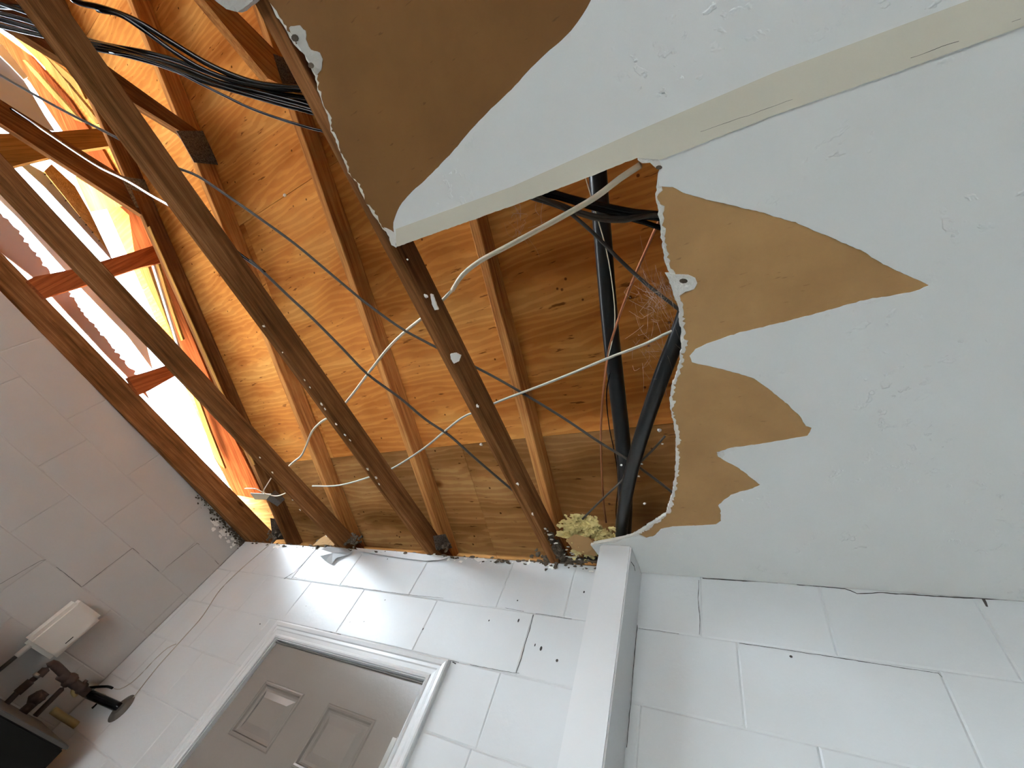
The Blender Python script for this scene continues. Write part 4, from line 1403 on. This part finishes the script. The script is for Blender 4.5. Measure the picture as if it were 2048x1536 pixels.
for px, py, s in ((978, 1241, 3), (1037, 1241, 5), (1082, 1297, 5), (1070, 1290, 3), (1114, 1321, 4), (846, 1258, 4), (700, 1244, 2), (728, 1243, 2), (520, 1248, 4), (770, 1200, 2), (1268, 1206, 4), (1266, 1226, 3), (1269, 1240, 3), (775, 1118, 3), (1035, 1201, 3), (1582, 1313, 3), (612, 1212, 3), (1168, 1184, 3)):
    p = U(px, py, y=WY - 0.0012)
    bmesh.ops.create_circle(bm, cap_ends=True, segments=7, radius=s * 0.0011, matrix=Matrix.Translation(p) @ Matrix.Rotation(math.pi / 2, 4, 'X') @ Matrix.Diagonal((rnd.uniform(0.5, 1.2), rnd.uniform(0.6, 1.6), 1, 1)))
o = obj('dirt_specks', bm, 'dirt', wall)
o['kind'] = 'stuff'

# thin cable down the corner of the far wall
cord = thing('telephone_wire', 'thin white wire running down the far wall beside the left corner', 'wire', U(440, 1180, y=WY - 0.003))
tube('strand', [U(*p, y=WY - 0.003) for p in ((545, 1084), (520, 1105), (480, 1140), (440, 1180), (405, 1232), (370, 1272), (345, 1300), (318, 1330), (290, 1365), (266, 1396), (258, 1404))], 0.0022, 'dusty', cord)
tube('strand', [U(*p, y=WY - 0.003) for p in ((352, 1288), (335, 1296), (310, 1318), (285, 1345), (262, 1366), (240, 1378), (228, 1377))], 0.0018, 'dusty', cord)

# ------------------------------------------------------------------ box, pipework and tank in the left corner
bx = thing('wall_box', 'off white plastic box fixed to the left block wall', 'box', (WX, 0.97, CZ + 0.12))
bm = bmesh.new()
FX = -2.965
q = [U(*p, x=FX) for p in ((50, 1287), (165, 1203), (207, 1234), (114, 1318))]
y0, y1 = min(p.y for p in q), max(p.y for p in q)
z0, z1 = min(p.z for p in q), max(p.z for p in q)
add_box(bm, (WX + 0.001, y0, z0), (FX, y1, z1), 0.016)
body = obj('cover', bm, 'box', bx)
bm = bmesh.new()
p = U(147, 1286, x=FX + 0.0005)
add_box(bm, (FX - 0.004, y1 - 0.034, p.z - 0.018), (FX + 0.0012, y1 - 0.026, p.z + 0.018), 0.002)
obj('slot', bm, 'dirt', bx)
tube('conduit', [Vector((-2.99, y0 + 0.028, z0 + 0.01)), Vector((-2.99, y0 + 0.028, z0 - 0.05)), Vector((-2.99, y0 + 0.026, z0 - 0.5)), Vector((-2.99, y0 + 0.026, z0 - 1.3))], 0.009, 'grey_cable', bx)
tube('fitting', [Vector((-2.99, y0 + 0.028, z0 + 0.004)), Vector((-2.99, y0 + 0.028, z0 - 0.045))], 0.0125, 'box', bx)

pw = thing('pipework', 'rusty valve pipework with a black sleeve entering the far wall near the corner', 'pipework', (-2.9, 1.05, CZ - 0.2))
PX = -2.9
P = lambda px, py, x=PX: U(px, py, x=x)
tube('elbow', [P(78, 1352), P(92, 1338), P(104, 1328), P(116, 1336), P(130, 1350), P(140, 1358)], 0.017, 'rust', pw, sides=14)
tube('drop_pipe', [P(78, 1350), P(60, 1364), P(40, 1380), P(28, 1392), P(10, 1410)], 0.012, 'rust', pw, sides=12)
tube('coupling', [P(62, 1362), P(48, 1374), P(34, 1386)], 0.017, 'rust', pw, sides=12)
tube('coupling', [P(78, 1347), P(70, 1354)], 0.016, 'steel', pw, sides=12)
bm = bmesh.new()
add_tube(bm, spline([P(120, 1350), P(140, 1362), P(160, 1376), P(175, 1386)], 0.01), 0.019, 14)
blob(bm, P(140, 1360), 0.027, 0.2, 2, 3, 3)
blob(bm, P(162, 1376), 0.024, 0.2, 2, 4, 3)
obj('valve_body', bm, 'rust', pw, smooth=True)
tube('valve_stem', [P(160, 1374), P(168, 1366), P(174, 1360)], 0.008, 'rust', pw, sides=10)
tube('lever', [P(172, 1376), P(190, 1374), P(214, 1373), P(224, 1376), P(234, 1380)], 0.0055, 'black', pw, sides=8)
dpt = U(242, 1416, y=WY - 0.004)
s0 = P(178, 1388)
tube('wall_sleeve', [s0, s0.lerp(dpt, 0.5), dpt], 0.018, 'black', pw, sides=16)
bm = bmesh.new()
ax = frame_from(U(203, 1398, y=1.24), (dpt - s0), Vector((0, 0, 1)))
bmesh.ops.create_cone(bm, cap_ends=True, segments=16, radius1=0.016, radius2=0.016, depth=0.02, matrix=Matrix.Translation(P(200, 1394) + Vector((0.018, 0, 0))) @ Matrix.Rotation(math.pi / 2, 4, 'Y'))
obj('port', bm, 'steel', pw, smooth=False)
bm = bmesh.new()
bmesh.ops.create_cone(bm, cap_ends=True, segments=28, radius1=0.054, radius2=0.03, depth=0.014, matrix=Matrix.Translation((dpt.x, WY - 0.008, dpt.z)) @ Matrix.Rotation(math.pi / 2, 4, 'X'))
obj('escutcheon', bm, 'grey_cable', pw, smooth=False)
tube('branch_pipe', [P(140, 1364), P(124, 1378), P(112, 1390), P(100, 1402), P(88, 1414), P(70, 1432)], 0.011, 'rust', pw, sides=12)
bm = bmesh.new()
add_tube(bm, spline([P(92, 1384), P(76, 1398), P(60, 1412), P(44, 1426)], 0.01), 0.019, 14)
blob(bm, P(74, 1396), 0.028, 0.25, 2, 8, 3)
obj('tee_fitting', bm, 'rust', pw, smooth=True)
tube('brass_pipe', [P(106, 1420), P(120, 1430), P(140, 1442), P(158, 1454), P(168, 1462), P(160, 1474), P(146, 1488)], 0.0145, 'brass', pw, sides=14)
tube('brass_pipe', [P(150, 1366), P(146, 1384), P(152, 1392)], 0.009, 'brass', pw, sides=10)
tube('hose', [P(200, 1402), P(190, 1412), P(184, 1417)], 0.006, 'black', pw, sides=8)

tk = thing('water_heater', 'black appliance with a pale rim, cut off by the bottom left corner', 'appliance', (-2.75, 0.9, 0))
TZ = CZ - 0.15
bm = bmesh.new()
qa, qb = U(0, 1400, z=TZ), U(140, 1494, z=TZ)
yb = qb.y
add_box(bm, (-2.955, -0.1, 0.0), (qb.x - 0.01, yb - 0.005, TZ - 0.012), 0.006)
obj('casing', bm, 'dark_tank', tk)
bm = bmesh.new()
add_box(bm, (-2.96, -0.11, TZ - 0.012), (qb.x, yb, TZ), 0.003)
obj('lid', bm, 'lid_grey', tk)
